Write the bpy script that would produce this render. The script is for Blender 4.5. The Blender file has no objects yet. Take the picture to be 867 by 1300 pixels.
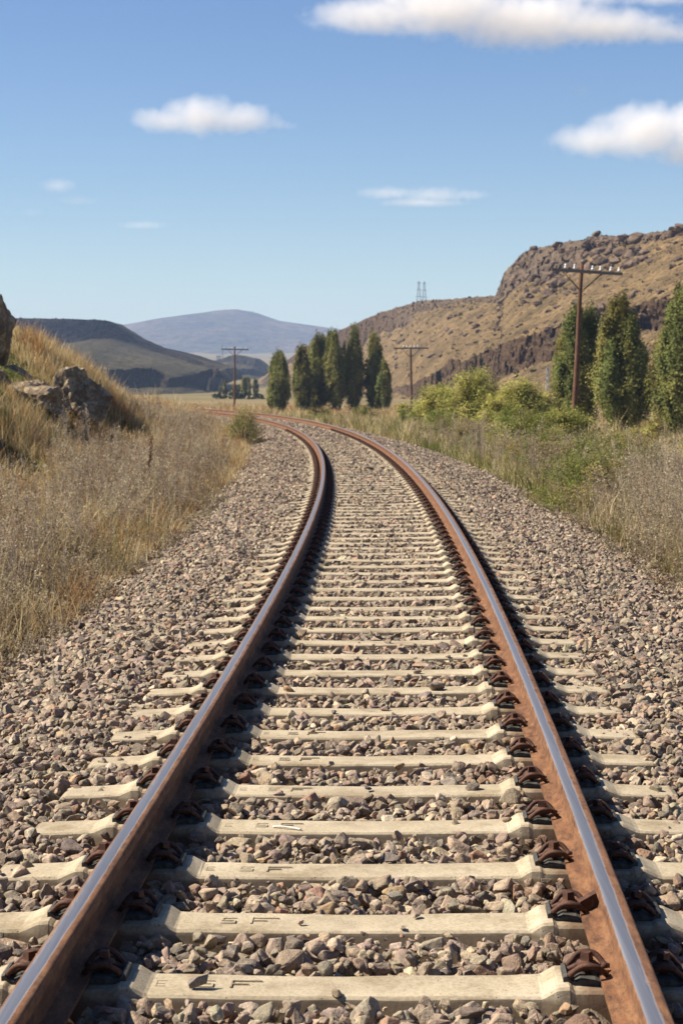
import bpy, bmesh, math, random
import numpy as np
from mathutils import Vector, Matrix

rng = np.random.default_rng(7)
random.seed(7)
S = bpy.context.scene
COL = S.collection
R = math.radians

# ------------------------------------------------------------------ scene object helpers
def link(o, parent=None):
    COL.objects.link(o)
    if parent is not None:
        o.parent = parent
    return o

def tag(o, label=None, cat=None, group=None, kind=None):
    if label: o['label'] = label
    if cat: o['category'] = cat
    if group: o['group'] = group
    if kind: o['kind'] = kind
    return o

def empty(name, loc=(0, 0, 0), rz=0.0):
    o = bpy.data.objects.new(name, None)
    o.empty_display_size = 0.1
    o.location = loc
    o.rotation_euler = (0, 0, rz)
    return link(o)

def mesh_np(name, V, F, mats, parent=None, tint=None, attrs=None, smooth=False, midx=None):
    """V (n,3), F a list of (m,k) index arrays -> one mesh object"""
    V = np.asarray(V, np.float32)
    if not isinstance(F, (list, tuple)): F = [F]
    F = [np.asarray(f, np.int32) for f in F if len(f)]
    me = bpy.data.meshes.new(name)
    me.vertices.add(len(V)); me.vertices.foreach_set('co', V.ravel())
    loops = np.concatenate([f.ravel() for f in F])
    sizes = np.concatenate([np.full(len(f), f.shape[1], np.int32) for f in F])
    starts = np.concatenate([[0], np.cumsum(sizes)[:-1]]).astype(np.int32)
    me.loops.add(len(loops)); me.loops.foreach_set('vertex_index', loops)
    me.polygons.add(len(sizes)); me.polygons.foreach_set('loop_start', starts)
    me.polygons.foreach_set('loop_total', sizes)
    me.polygons.foreach_set('use_smooth', np.full(len(sizes), smooth))
    if not isinstance(mats, (list, tuple)): mats = [mats]
    for m in mats: me.materials.append(m)
    if midx is not None: me.polygons.foreach_set('material_index', np.asarray(midx, np.int32))
    if tint is not None:
        a = me.attributes.new('tint', 'FLOAT_COLOR', 'POINT')
        c = np.ones((len(V), 4), np.float32); c[:, :3] = tint
        a.data.foreach_set('color', c.ravel())
    for k, v in (attrs or {}).items():
        a = me.attributes.new(k, 'FLOAT', 'POINT')
        a.data.foreach_set('value', np.asarray(v, np.float32))
    me.update(calc_edges=True)
    return link(bpy.data.objects.new(name, me), parent)

class Acc:
    """collects vertex / triangle / quad blocks for one mesh"""
    def __init__(s): s.v = []; s.t = []; s.q = []; s.c = []; s.n = 0
    def add(s, V, T=None, Q=None, C=None):
        V = np.asarray(V, np.float32).reshape(-1, 3)
        if T is not None and len(T): s.t.append(np.asarray(T, np.int64) + s.n)
        if Q is not None and len(Q): s.q.append(np.asarray(Q, np.int64) + s.n)
        if C is not None:
            C = np.asarray(C, np.float32)
            s.c.append(np.broadcast_to(C, (len(V), 3)).astype(np.float32))
        s.v.append(V); s.n += len(V)
    def faces(s):
        out = []
        if s.t: out.append(np.concatenate(s.t))
        if s.q: out.append(np.concatenate(s.q))
        return out
    def build(s, name, mat, parent=None, smooth=False):
        return mesh_np(name, np.concatenate(s.v), s.faces(), mat, parent,
                       tint=np.concatenate(s.c) if s.c else None, smooth=smooth)

def dup(o, parent=None):
    c = o.copy(); link(c, parent)
    for ch in list(o.children): dup(ch, c)
    return c

# ------------------------------------------------------------------ numpy noise
def _h(ix, iy, iz, seed):
    n = (ix * 374761393 + iy * 668265263 + iz * 2147483647 * 3 + seed * 1274126177) & 0xFFFFFFFF
    n = ((n ^ (n >> 13)) * 1274126177) & 0xFFFFFFFF
    n = ((n ^ (n >> 15)) * 2246822519) & 0xFFFFFFFF
    return ((n ^ (n >> 16)) & 0xFFFFFF) / float(0xFFFFFF)

def vnoise(P, seed=0):
    P = np.asarray(P, np.float64)
    i = np.floor(P).astype(np.int64); f = P - i
    f = f * f * f * (f * (f * 6 - 15) + 10)
    r = 0
    for dx in (0, 1):
        wx = f[:, 0] if dx else 1 - f[:, 0]
        for dy in (0, 1):
            wy = f[:, 1] if dy else 1 - f[:, 1]
            for dz in (0, 1):
                wz = f[:, 2] if dz else 1 - f[:, 2]
                r = r + wx * wy * wz * _h(i[:, 0] + dx, i[:, 1] + dy, i[:, 2] + dz, seed)
    return r * 2 - 1

def fbm(P, octv=4, seed=0, gain=0.5):
    a, s, r = 1.0, 0.0, 0
    P = np.asarray(P, np.float64)
    for k in range(octv):
        r = r + a * vnoise(P * (2.03 ** k) + 17.3 * k, seed + k); s += a; a *= gain
    return r / s

def cells(P, seed=0):
    """worley noise: distance to the nearest point, and a random value of that cell"""
    P = np.asarray(P, np.float64)
    i = np.floor(P).astype(np.int64)
    best = np.full(len(P), 9.0); val = np.zeros(len(P))
    for dx in (-1, 0, 1):
        for dy in (-1, 0, 1):
            for dz in (-1, 0, 1):
                c = i + (dx, dy, dz)
                q = np.stack([c[:, k] + _h(c[:, 0], c[:, 1], c[:, 2], seed + 11 * k + 1) for k in range(3)], 1)
                d = ((P - q) ** 2).sum(1)
                m = d < best
                best = np.where(m, d, best)
                val = np.where(m, _h(c[:, 0], c[:, 1], c[:, 2], seed + 77), val)
    return np.sqrt(best), val

def sm(a, b, x):
    t = np.clip((np.asarray(x, float) - a) / (b - a), 0, 1)
    return t * t * (3 - 2 * t)

def n2(x, y, sc, seed, o=3):
    x = np.asarray(x, float).ravel(); y = np.asarray(y, float).ravel()
    return fbm(np.stack([x * sc, y * sc, np.full_like(x, 3.7)], 1), o, seed)

# ------------------------------------------------------------------ materials
class NT:
    def __init__(s, name):
        s.m = bpy.data.materials.new(name); s.m.use_nodes = True
        s.t = s.m.node_tree; s.t.nodes.clear()
        s.out = s.n('ShaderNodeOutputMaterial')
    def n(s, typ, **kw):
        nd = s.t.nodes.new(typ)
        for k, v in kw.items(): setattr(nd, k, v)
        return nd
    def l(s, a, b): s.t.links.new(a, b)
    def val(s, sock, v):
        if isinstance(v, bpy.types.NodeSocket): s.l(v, sock)
        else: sock.default_value = v
    def coord(s, scale=None, which='Object'):
        c = s.n('ShaderNodeTexCoord').outputs[which]
        if scale is None: return c
        mp = s.n('ShaderNodeMapping'); s.l(c, mp.inputs['Vector'])
        mp.inputs['Scale'].default_value = scale if isinstance(scale, tuple) else (scale,) * 3
        return mp.outputs['Vector']
    def noise(s, scale, detail=4, rough=0.55, vec=None, out='Fac'):
        nd = s.n('ShaderNodeTexNoise'); nd.inputs['Scale'].default_value = scale
        nd.inputs['Detail'].default_value = detail; nd.inputs['Roughness'].default_value = rough
        s.l(vec if vec is not None else s.coord(), nd.inputs['Vector'])
        return nd.outputs[out]
    def vor(s, scale, vec=None, out='Distance', feature='F1'):
        nd = s.n('ShaderNodeTexVoronoi', feature=feature); nd.inputs['Scale'].default_value = scale
        s.l(vec if vec is not None else s.coord(), nd.inputs['Vector'])
        return nd.outputs[out]
    def ramp(s, fac, stops, interp='LINEAR'):
        r = s.n('ShaderNodeValToRGB'); r.color_ramp.interpolation = interp
        e = r.color_ramp.elements
        while len(e) < len(stops): e.new(0.5)
        for k, (p, c) in enumerate(stops):
            e[k].position = p; e[k].color = (*c, 1) if len(c) == 3 else c
        s.l(fac, r.inputs['Fac']); return r.outputs['Color']
    def mix(s, fac, a, b, blend='MIX'):
        m = s.n('ShaderNodeMix', data_type='RGBA', blend_type=blend)
        s.val(m.inputs[0], fac)
        for sock, v in ((m.inputs[6], a), (m.inputs[7], b)):
            if isinstance(v, tuple) and len(v) == 3: v = (*v, 1)
            s.val(sock, v)
        return m.outputs[2]
    def math(s, op, a, b=0.0, clamp=False):
        m = s.n('ShaderNodeMath', operation=op, use_clamp=clamp)
        s.val(m.inputs[0], a); s.val(m.inputs[1], b)
        return m.outputs[0]
    def attr(s, name, out='Color'):
        a = s.n('ShaderNodeAttribute', attribute_name=name); return a.outputs[out]
    def bump(s, h, strength=0.5, dist=0.01, normal=None):
        b = s.n('ShaderNodeBump'); b.inputs['Strength'].default_value = strength
        b.inputs['Distance'].default_value = dist; s.l(h, b.inputs['Height'])
        if normal is not None: s.l(normal, b.inputs['Normal'])
        return b.outputs['Normal']
    def bsdf(s, col, rough=0.8, metal=0.0, normal=None, spec=0.3):
        b = s.n('ShaderNodeBsdfPrincipled')
        if isinstance(col, tuple) and len(col) == 3: col = (*col, 1)
        s.val(b.inputs['Base Color'], col); s.val(b.inputs['Roughness'], rough)
        s.val(b.inputs['Metallic'], metal); s.val(b.inputs['Specular IOR Level'], spec)
        if normal is not None: s.l(normal, b.inputs['Normal'])
        s.l(b.outputs[0], s.out.inputs['Surface']); return b

M = {}

def mat_stone():
    t = NT('crushed_stone')
    c = t.attr('tint')
    n1 = t.noise(28, 6, 0.65); n2_ = t.noise(140, 3, 0.6)
    k = t.ramp(n1, [(0.3, (0.62, 0.62, 0.64)), (0.55, (1, 1, 1)), (0.75, (1.3, 1.24, 1.15))])
    c = t.mix(1.0, c, k, 'MULTIPLY')
    sp = t.ramp(n2_, [(0.4, (0.8, 0.8, 0.8)), (0.62, (1.12, 1.12, 1.1))])
    c = t.mix(1.0, c, sp, 'MULTIPLY')
    h = t.math('ADD', t.math('MULTIPLY', t.noise(45, 5, 0.6), 1.0), t.math('MULTIPLY', n2_, 0.35))
    t.bsdf(c, 0.85, normal=t.bump(h, 0.6, 0.012), spec=0.25)
    M['stone'] = t.m

def mat_concrete():
    t = NT('weathered_concrete')
    big = t.noise(3.0, 4, 0.6); fine = t.noise(90, 4, 0.7)
    c = t.ramp(big, [(0.3, (0.300, 0.250, 0.170)), (0.55, (0.378, 0.322, 0.228)), (0.75, (0.425, 0.368, 0.272))])
    c = t.mix(0.5, c, t.ramp(fine, [(0.35, (0.6, 0.55, 0.48)), (0.6, (1.15, 1.13, 1.1))]), 'MULTIPLY')
    pits = t.vor(85)
    pm = t.ramp(pits, [(0.10, (0, 0, 0)), (0.2, (1, 1, 1))])
    gate = t.ramp(t.noise(16, 2), [(0.5, (0, 0, 0)), (0.58, (1, 1, 1))])
    hole = t.mix(gate, (1, 1, 1), pm)
    c = t.mix(1.0, c, t.mix(hole, (0.35, 0.3, 0.24), (1, 1, 1)), 'MULTIPLY')
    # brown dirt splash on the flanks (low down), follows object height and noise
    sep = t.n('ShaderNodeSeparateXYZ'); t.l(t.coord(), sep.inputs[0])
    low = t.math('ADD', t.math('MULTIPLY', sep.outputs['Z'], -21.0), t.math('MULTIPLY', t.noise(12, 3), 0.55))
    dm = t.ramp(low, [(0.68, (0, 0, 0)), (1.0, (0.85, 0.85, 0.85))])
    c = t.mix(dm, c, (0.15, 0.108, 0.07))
    # rust run-off beside the rail seats, its colour also deepening the rail shade there
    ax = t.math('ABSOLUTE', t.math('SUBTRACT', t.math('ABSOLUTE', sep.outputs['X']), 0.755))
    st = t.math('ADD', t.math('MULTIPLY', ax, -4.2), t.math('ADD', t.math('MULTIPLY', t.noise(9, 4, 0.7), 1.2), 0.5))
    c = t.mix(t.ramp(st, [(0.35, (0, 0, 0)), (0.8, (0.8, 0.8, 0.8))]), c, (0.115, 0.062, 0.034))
    # darker worn patches, different on every sleeper
    oi = t.n('ShaderNodeObjectInfo').outputs['Random']
    wv = t.n('ShaderNodeVectorMath', operation='ADD'); t.l(t.coord(), wv.inputs[0])
    cb = t.n('ShaderNodeCombineXYZ'); t.l(t.math('MULTIPLY', oi, 90.0), cb.inputs[0]); t.l(t.math('MULTIPLY', oi, 37.0), cb.inputs[1]); t.l(cb.outputs[0], wv.inputs[1])
    pt = t.ramp(t.noise(4.5, 5, 0.68, wv.outputs[0]), [(0.36, (0.74, 0.71, 0.66)), (0.5, (1, 1, 1)), (0.7, (1.08, 1.075, 1.07))])
    c = t.mix(1.0, c, pt, 'MULTIPLY')
    h = t.math('ADD', t.math('MULTIPLY', hole, 1.0), t.math('MULTIPLY', fine, 0.4))
    t.bsdf(c, 0.9, normal=t.bump(h, 0.6, 0.004), spec=0.2)
    M['concrete'] = t.m

def mat_rail():
    t = NT('rusty_rail_steel')
    v = t.coord((9, 2.2, 9))
    n = t.noise(3.0, 6, 0.62, v); f = t.noise(160, 3, 0.7)
    rust = t.ramp(n, [(0.28, (0.072, 0.033, 0.017)), (0.5, (0.144, 0.068, 0.032)), (0.72, (0.202, 0.108, 0.052))])
    rust = t.mix(0.55, rust, t.ramp(f, [(0.35, (0.55, 0.5, 0.45)), (0.62, (1.2, 1.15, 1.1))]), 'MULTIPLY')
    flake = t.noise(1.0, 6, 0.75, t.coord((38, 14, 38)))
    rust = t.mix(0.8, rust, t.ramp(flake, [(0.36, (0.45, 0.42, 0.42)), (0.5, (1, 1, 1)), (0.66, (1.35, 1.28, 1.15))]), 'MULTIPLY')
    w = t.attr('worn', 'Fac')
    streak = t.noise(1.0, 5, 0.6, t.coord((90, 0.35, 30)))
    wm = t.math('ADD', w, t.math('MULTIPLY', t.math('SUBTRACT', t.noise(1.0, 4, 0.6, t.coord((60, 3, 60))), 0.5), 0.7))
    wm = t.math('ADD', wm, t.math('MULTIPLY', t.math('SUBTRACT', t.noise(1.0, 5, 0.7, t.coord((220, 14, 60))), 0.5), 0.5))
    wm = t.math('SUBTRACT', wm, 0.5); wm = t.math('MULTIPLY', wm, 2.6); wm = t.math('ADD', wm, 0.5, clamp=True)
    steel = t.ramp(streak, [(0.3, (0.223, 0.219, 0.232)), (0.7, (0.294, 0.290, 0.302))])
    c = t.mix(wm, rust, steel)
    metal = t.math('MULTIPLY', wm, 0.85)
    rough = t.math('SUBTRACT', 0.85, t.math('MULTIPLY', wm, 0.36))
    h = t.math('MULTIPLY', t.math('ADD', f, t.math('ADD', n, flake)), t.math('SUBTRACT', 1.05, wm))
    t.bsdf(c, rough, metal, t.bump(h, 0.35, 0.003), 0.3)
    M['rail'] = t.m

def mat_simple(key, name, stops, scale=20, rough=0.8, bump=0.3, dist=0.004, metal=0, spec=0.3, vec=None, detail=5):
    t = NT(name)
    v = t.coord(vec) if vec else None
    n = t.noise(scale, detail, 0.6, v)
    c = t.ramp(n, stops)
    t.bsdf(c, rough, metal, t.bump(t.noise(scale * 3, 4, 0.65, v), bump, dist), spec)
    M[key] = t.m

def mat_leaf(key, name, trans=0.35, rough=0.7, var=0.0):
    t = NT(name)
    c = t.attr('tint')
    b = t.n('ShaderNodeBsdfPrincipled'); t.l(c, b.inputs['Base Color'])
    b.inputs['Roughness'].default_value = rough; b.inputs['Specular IOR Level'].default_value = 0.06
    tr = t.n('ShaderNodeBsdfTranslucent'); t.l(c, tr.inputs['Color'])
    mx = t.n('ShaderNodeMixShader'); mx.inputs[0].default_value = trans
    t.l(b.outputs[0], mx.inputs[1]); t.l(tr.outputs[0], mx.inputs[2])
    t.l(mx.outputs[0], t.out.inputs['Surface'])
    M[key] = t.m

def mat_ground():
    t = NT('earth')
    P = t.n('ShaderNodeNewGeometry').outputs['Position']
    big = t.noise(0.02, 5, 0.6, P); mid = t.noise(0.5, 6, 0.62, P); fine = t.noise(14, 5, 0.7, P)
    c = t.ramp(mid, [(0.3, (0.120, 0.079, 0.041)), (0.5, (0.188, 0.128, 0.064)), (0.7, (0.247, 0.176, 0.094))])
    far = t.ramp(t.math('ADD', t.math('MULTIPLY', big, 0.55), t.math('MULTIPLY', t.noise(0.09, 6, 0.7, P), 0.45)), [(0.36, (0.090, 0.083, 0.038)), (0.48, (0.165, 0.124, 0.064)), (0.62, (0.232, 0.165, 0.086))])
    sep = t.n('ShaderNodeSeparateXYZ'); t.l(P, sep.inputs[0])
    fm = t.ramp(t.math('MULTIPLY', sep.outputs['Y'], 0.001), [(0.12, (0, 0, 0)), (0.3, (1, 1, 1))])
    c = t.mix(fm, c, far)
    g = t.attr('green', 'Fac')
    gm = t.math('MULTIPLY', g, t.ramp(t.noise(1.3, 5, 0.65, P), [(0.4, (0, 0, 0)), (0.58, (1, 1, 1))]))
    c = t.mix(gm, c, (0.12, 0.14, 0.035))
    c = t.mix(0.6, c, t.ramp(fine, [(0.3, (0.55, 0.55, 0.55)), (0.65, (1.25, 1.2, 1.15))]), 'MULTIPLY')
    dirt = t.ramp(fine, [(0.3, (0.10, 0.078, 0.058)), (0.65, (0.22, 0.17, 0.12))])
    c = t.mix(t.attr('bed', 'Fac'), c, dirt)
    t.bsdf(c, 0.95, normal=t.bump(t.math('ADD', fine, mid), 0.7, 0.03), spec=0.1)
    M['ground'] = t.m

def mat_hill(key, name, grassA, grassB, rockA, rockB, sc=1.0, speck=True):
    t = NT(name)
    P = t.n('ShaderNodeNewGeometry').outputs['Position']
    rk = t.attr('rock', 'Fac')
    n = t.noise(0.09 * sc, 6, 0.65, P); f = t.noise(0.9 * sc, 6, 0.7, P); ff = t.noise(3.2 * sc, 4, 0.7, P)
    g = t.ramp(n, [(0.35, grassA), (0.65, grassB)])
    g = t.mix(0.75, g, t.ramp(f, [(0.36, (0.22, 0.23, 0.2)), (0.46, (0.85, 0.85, 0.82)), (0.62, (1.6, 1.5, 1.4))]), 'MULTIPLY')
    if speck:
        tuft = t.ramp(t.math('ADD', t.vor(0.55 * sc, P), t.math('MULTIPLY', t.math('SUBTRACT', ff, 0.5), 0.9)), [(0.2, (0.3, 0.31, 0.24)), (0.36, (1, 1, 1))])
        g = t.mix(0.7, g, tuft, 'MULTIPLY')
    strata = t.noise(1.0, 4, 0.6, None)
    mp = t.n('ShaderNodeMapping'); t.l(P, mp.inputs['Vector']); mp.inputs['Scale'].default_value = (0.1 * sc, 0.1 * sc, 0.9 * sc)
    strata = t.noise(1.0, 5, 0.65, mp.outputs['Vector'])
    r = t.ramp(t.math('ADD', t.math('MULTIPLY', strata, 0.5), t.math('MULTIPLY', f, 0.5)), [(0.36, rockA), (0.62, rockB)])
    r = t.mix(0.7, r, t.ramp(ff, [(0.35, (0.5, 0.5, 0.5)), (0.62, (1.25, 1.22, 1.2))]), 'MULTIPLY')
    e = t.math('ADD', rk, t.math('MULTIPLY', t.math('SUBTRACT', f, 0.5), 0.9))
    e = t.math('MULTIPLY', t.math('SUBTRACT', e, 0.38), 5.0, clamp=True)
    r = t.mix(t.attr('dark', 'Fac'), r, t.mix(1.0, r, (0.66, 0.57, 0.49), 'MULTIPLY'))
    c = t.mix(e, g, r)
    t.bsdf(c, 0.95, normal=t.bump(t.math('ADD', f, ff), 0.9, 0.5 / sc), spec=0.1)
    M[key] = t.m

def mat_boulder(key, name, a, b, lichen=(0.37, 0.305, 0.205), lk=0.5, sc=1.0):
    t = NT(name)
    P = t.n('ShaderNodeNewGeometry').outputs['Position']
    n = t.noise(2.2 * sc, 6, 0.65, P); f = t.noise(13 * sc, 5, 0.7, P)
    c = t.ramp(n, [(0.3, a), (0.65, b)])
    c = t.mix(0.7, c, t.ramp(f, [(0.3, (0.5, 0.5, 0.5)), (0.65, (1.25, 1.22, 1.2))]), 'MULTIPLY')
    lm = t.ramp(t.noise(4.6 * sc, 6, 0.75, P), [(lk, (0, 0, 0)), (lk + 0.07, (0.85, 0.85, 0.85))])
    c = t.mix(lm, c, lichen)
    t.bsdf(c, 0.95, normal=t.bump(t.math('ADD', f, n), 0.8, 0.07 / sc), spec=0.1)
    M[key] = t.m

mat_stone(); mat_concrete(); mat_rail(); mat_ground()
mat_simple('fast', 'rusted_fastening_iron', [(0.3, (0.027, 0.012, 0.007)), (0.55, (0.072, 0.030, 0.017)), (0.75, (0.120, 0.054, 0.027))], 60, 0.75, 0.5, 0.002)
mat_simple('plate', 'dark_guide_plate', [(0.3, (0.02, 0.02, 0.018)), (0.7, (0.075, 0.07, 0.055))], 50, 0.7, 0.3, 0.002)
mat_simple('wood', 'creosoted_wood', [(0.3, (0.05, 0.025, 0.014)), (0.55, (0.12, 0.058, 0.032)), (0.75, (0.19, 0.10, 0.058))], 6, 0.85, 0.5, 0.01, vec=(6, 6, 0.6))
mat_simple('arm', 'grey_weathered_timber', [(0.3, (0.10, 0.085, 0.07)), (0.7, (0.24, 0.21, 0.18))], 6, 0.85, 0.4, 0.01, vec=(0.8, 6, 6))
mat_simple('iron', 'dark_iron', [(0.3, (0.05, 0.035, 0.025)), (0.7, (0.11, 0.075, 0.05))], 20, 0.6, 0.2)
mat_simple('porcelain', 'white_porcelain', [(0.3, (0.52, 0.51, 0.48)), (0.7, (0.62, 0.61, 0.58))], 5, 0.2, 0.0, spec=0.5)
mat_simple('bark', 'tree_bark', [(0.3, (0.07, 0.05, 0.035)), (0.7, (0.17, 0.13, 0.095))], 8, 0.9, 0.6, 0.02, vec=(4, 4, 0.8))
mat_simple('twig', 'bleached_twig', [(0.3, (0.5, 0.46, 0.4)), (0.7, (0.68, 0.65, 0.58))], 60, 0.8, 0.2)
mat_simple('galv', 'galvanised_steel', [(0.3, (0.16, 0.17, 0.18)), (0.7, (0.24, 0.25, 0.26))], 3, 0.5, 0.1, metal=0.3)
mat_simple('white', 'white_render', [(0.3, (0.7, 0.69, 0.66)), (0.7, (0.8, 0.79, 0.76))], 3, 0.8, 0.1)
mat_simple('water', 'falling_water', [(0.3, (0.22, 0.23, 0.25)), (0.7, (0.5, 0.52, 0.55))], 2, 0.3, 0.6, 0.1, vec=(6, 6, 0.7), spec=0.5)
mat_leaf('leaf', 'poplar_leaves', 0.22)
mat_leaf('willow', 'willow_leaves', 0.4)
mat_leaf('blade', 'grass_blades', 0.35, 0.75)
mat_hill('hill', 'dry_hillside', (0.098, 0.070, 0.036), (0.205, 0.142, 0.072), (0.070, 0.052, 0.037), (0.195, 0.143, 0.098))
mat_hill('mesa', 'scrubby_mesa', (0.040, 0.038, 0.022), (0.100, 0.080, 0.042), (0.022, 0.020, 0.019), (0.075, 0.062, 0.05), 0.6)  # dark scrub and rock, colours lowered further to carry the cloud shade
mat_hill('mount', 'far_mountain', (0.055, 0.062, 0.055), (0.155, 0.118, 0.09), (0.1, 0.09, 0.08), (0.2, 0.16, 0.13), 0.05, False)
mat_boulder('boulder', 'lichen_covered_rock', (0.115, 0.085, 0.056), (0.25, 0.19, 0.128))
mat_boulder('hillrock', 'hillside_rock', (0.07, 0.05, 0.036), (0.19, 0.135, 0.095), (0.27, 0.21, 0.15), 0.6, 0.4)
mat_boulder('palerock', 'pale_rock', (0.26, 0.23, 0.21), (0.4, 0.36, 0.33), (0.5, 0.46, 0.42), 0.6)

# ------------------------------------------------------------------ track geometry (s = metres along the track, camera at s = 0)
SS = np.arange(-6, 165, 0.1)
_k = np.where(SS < 0, 2.216e-3, 2.216e-3 - 2.547e-5 * np.clip(SS, 0, 104) + 7.03e-7 * np.clip(SS, 0, 104) ** 2)
_i0 = 60
TH = np.cumsum(_k) * 0.1; TH = TH - TH[_i0] - 0.05385
CX = np.cumsum(-np.sin(TH)) * 0.1; CX = CX - CX[_i0] - 0.2265
CY = np.cumsum(np.cos(TH)) * 0.1; CY = CY - CY[_i0]
CANT = 0.012
HALF = 1.435 / 2

def track(s):
    return np.interp(s, SS, CX), np.interp(s, SS, CY), np.interp(s, SS, TH)

def tpos(s, d, z=0.0):
    x, y, th = track(s)
    return np.stack([x + d * np.cos(th), y + d * np.sin(th), np.broadcast_to(z, np.shape(x)) + 0 * x], -1)

YE = CY[-1]
def dist_track(x, y):
    """signed offset from the track centre (left negative)"""
    yy = np.clip(y, CY[0], YE)
    return (x - np.interp(yy, CY, CX)) * np.cos(np.interp(yy, CY, TH))

def bed_z(d):
    """ballast profile"""
    return np.interp(d, [-3.6, -2.75, -1.45, 1.45, 3.1, 4.2], [-0.75, -0.52, -0.205, -0.205, -0.56, -0.9])

HOLLOWS = ((-5.1, 27.6, 0.8, 1.5, 1.0), (-5.0, 41.8, 0.8, 2.4, 0.8), (-5.9, 31.8, 0.35, 0.6, 0.3))
def in_hollow(x, y):
    m = np.zeros(len(x), bool)
    for (hx, hy, rx, ry, dp) in HOLLOWS:
        for k in (1.0, 0.97, 0.94, 0.91, 0.88):
            m |= np.hypot((x - hx * k) / rx, (y - hy * k) / ry) < 0.98
    return m

def ground_z(x, y, fine=True):
    x = np.asarray(x, float); y = np.asarray(y, float)
    sh = x.shape; x = x.ravel(); y = y.ravel()
    d = dist_track(x, y)
    dist = np.hypot(x, y)
    plain = np.interp(y, [-60, 0, 60, 100, 200, 450, 700], [-0.9, -0.9, -1.0, -1.5, -2.0, -2.4, -2.4])
    up = np.clip((y - 700) / 2300, 0, 2)
    plain = plain + 48 * up ** 1.3
    plain = plain + n2(x, y, 0.01, 5) * np.interp(dist, [0, 200, 900, 2500], [0.1, 0.4, 1.6, 5])
    # near the railway
    right = np.interp(d, [0, 3.0, 4.5, 9, 18, 40], [-0.5, -0.5, -0.72, -0.85, -1.25, -1.6])
    left = np.interp(d, [-40, -14, -6, -4, -2.4, 0], [0.25, 0.2, -0.05, -0.3, -0.48, -0.5])
    near = np.where(d > 0, np.maximum(right, np.where(d < 25, right, -9)), left)
    w = (1 - sm(90, 150, y)) * (1 - sm(20, 60, np.abs(d)))
    z = plain * (1 - w) + near * w
    # grassy bank with an eroded lip, left of the line
    win = sm(17, 31, y) * (1 - sm(44, 56, y))
    b = np.interp(x, [-30, -14, -8.5, -6.3, -4.9, -3.9, -3.0], [3.8, 3.4, 2.5, 1.4, 0.36, 0.02, 0.0])
    b = b * (1 + 0.22 * sm(36, 44, y))
    b = b + 0.22 * n2(x, y, 0.55, 21, 4) + 0.12 * n2(x, y, 1.9, 31, 3)
    # the back of the bank keeps falling gently toward the far curve
    win2 = sm(44, 60, y) * (1 - sm(70, 120, y)) * 0.08
    z = z + np.clip(b, 0, 9) * np.maximum(win, win2) * np.where(x < -2.2, 1, 0)
    # two eroded hollows with steep, shaded faces
    for (hx, hy, rx, ry, dp) in HOLLOWS:
        q = np.hypot((x - hx) / rx, (y - hy) / ry)
        z = z - dp * (1 - sm(0.72, 1.0, q))
    z = z + 0.2 * sm(-2.75, -3.5, d) * sm(46, 56, y) * (1 - sm(92, 112, y)) * (1 - sm(4.5, 8, -d))
    if fine:
        z = z + 0.05 * n2(x, y, 1.1, 41) * np.interp(np.abs(d), [2.5, 4], [0, 1])
    # under the ballast
    bz = bed_z(d) - 0.065
    m = (1 - sm(2.9, 3.7, d)) * sm(-3.3, -2.6, d) * (1 - sm(YE - 8, YE + 2, y)) * sm(-6, -5, y)
    z = z * (1 - m) + bz * m
    return z.reshape(sh)

def build_ground():
    r = [1.2]
    while r[-1] < 5000: r.append(r[-1] * (1.016 if r[-1] < 140 else 1.022))
    r = np.array(r)
    a = np.concatenate([np.arange(-14, 14, 0.06), np.arange(14, 40, 1.0), np.arange(40, 320, 5.0), np.arange(320, 346, 1.0)])
    A, Rr = np.meshgrid(np.radians(a), r)
    x = np.sin(A) * Rr; y = np.cos(A) * Rr
    z = ground_z(x, y)
    d = dist_track(x.ravel(), y.ravel())
    V = np.stack([x.ravel(), y.ravel(), z.ravel()], 1)
    nr, na = x.shape
    I = np.arange(nr * na).reshape(nr, na)
    J = np.roll(I, -1, 1)
    Q = np.stack([I[:-1], I[1:], J[1:], J[:-1]], -1).reshape(-1, 4)[:, ::-1]
    V = np.concatenate([V, [[0, 0, float(ground_z(np.array([0.]), np.array([0.]))[0])]]])
    T = np.stack([I[0], J[0], np.full(na, len(V) - 1)], 1)[:, ::-1]
    X, Y = V[:, 0], V[:, 1]
    dd = np.concatenate([d, [0]])
    bed = (1 - sm(2.8, 3.5, np.abs(dd + 0.0))) * (Y < YE)
    green = sm(18, 30, Y) * (1 - sm(48, 70, Y)) * sm(-3.4, -5, X) * 0.9 + 0.25 * sm(3.0, 4, dd) * (Y < 120) + 0.35 * sm(200, 400, Y)
    green = green * ~in_hollow(X, Y)
    o = mesh_np('ground', V, [Q, T], M['ground'], attrs={'bed': bed, 'green': green}, smooth=True)
    tag(o, 'dry tan earth of the valley floor and grassy bank', 'ground', kind='structure')
build_ground()

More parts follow.
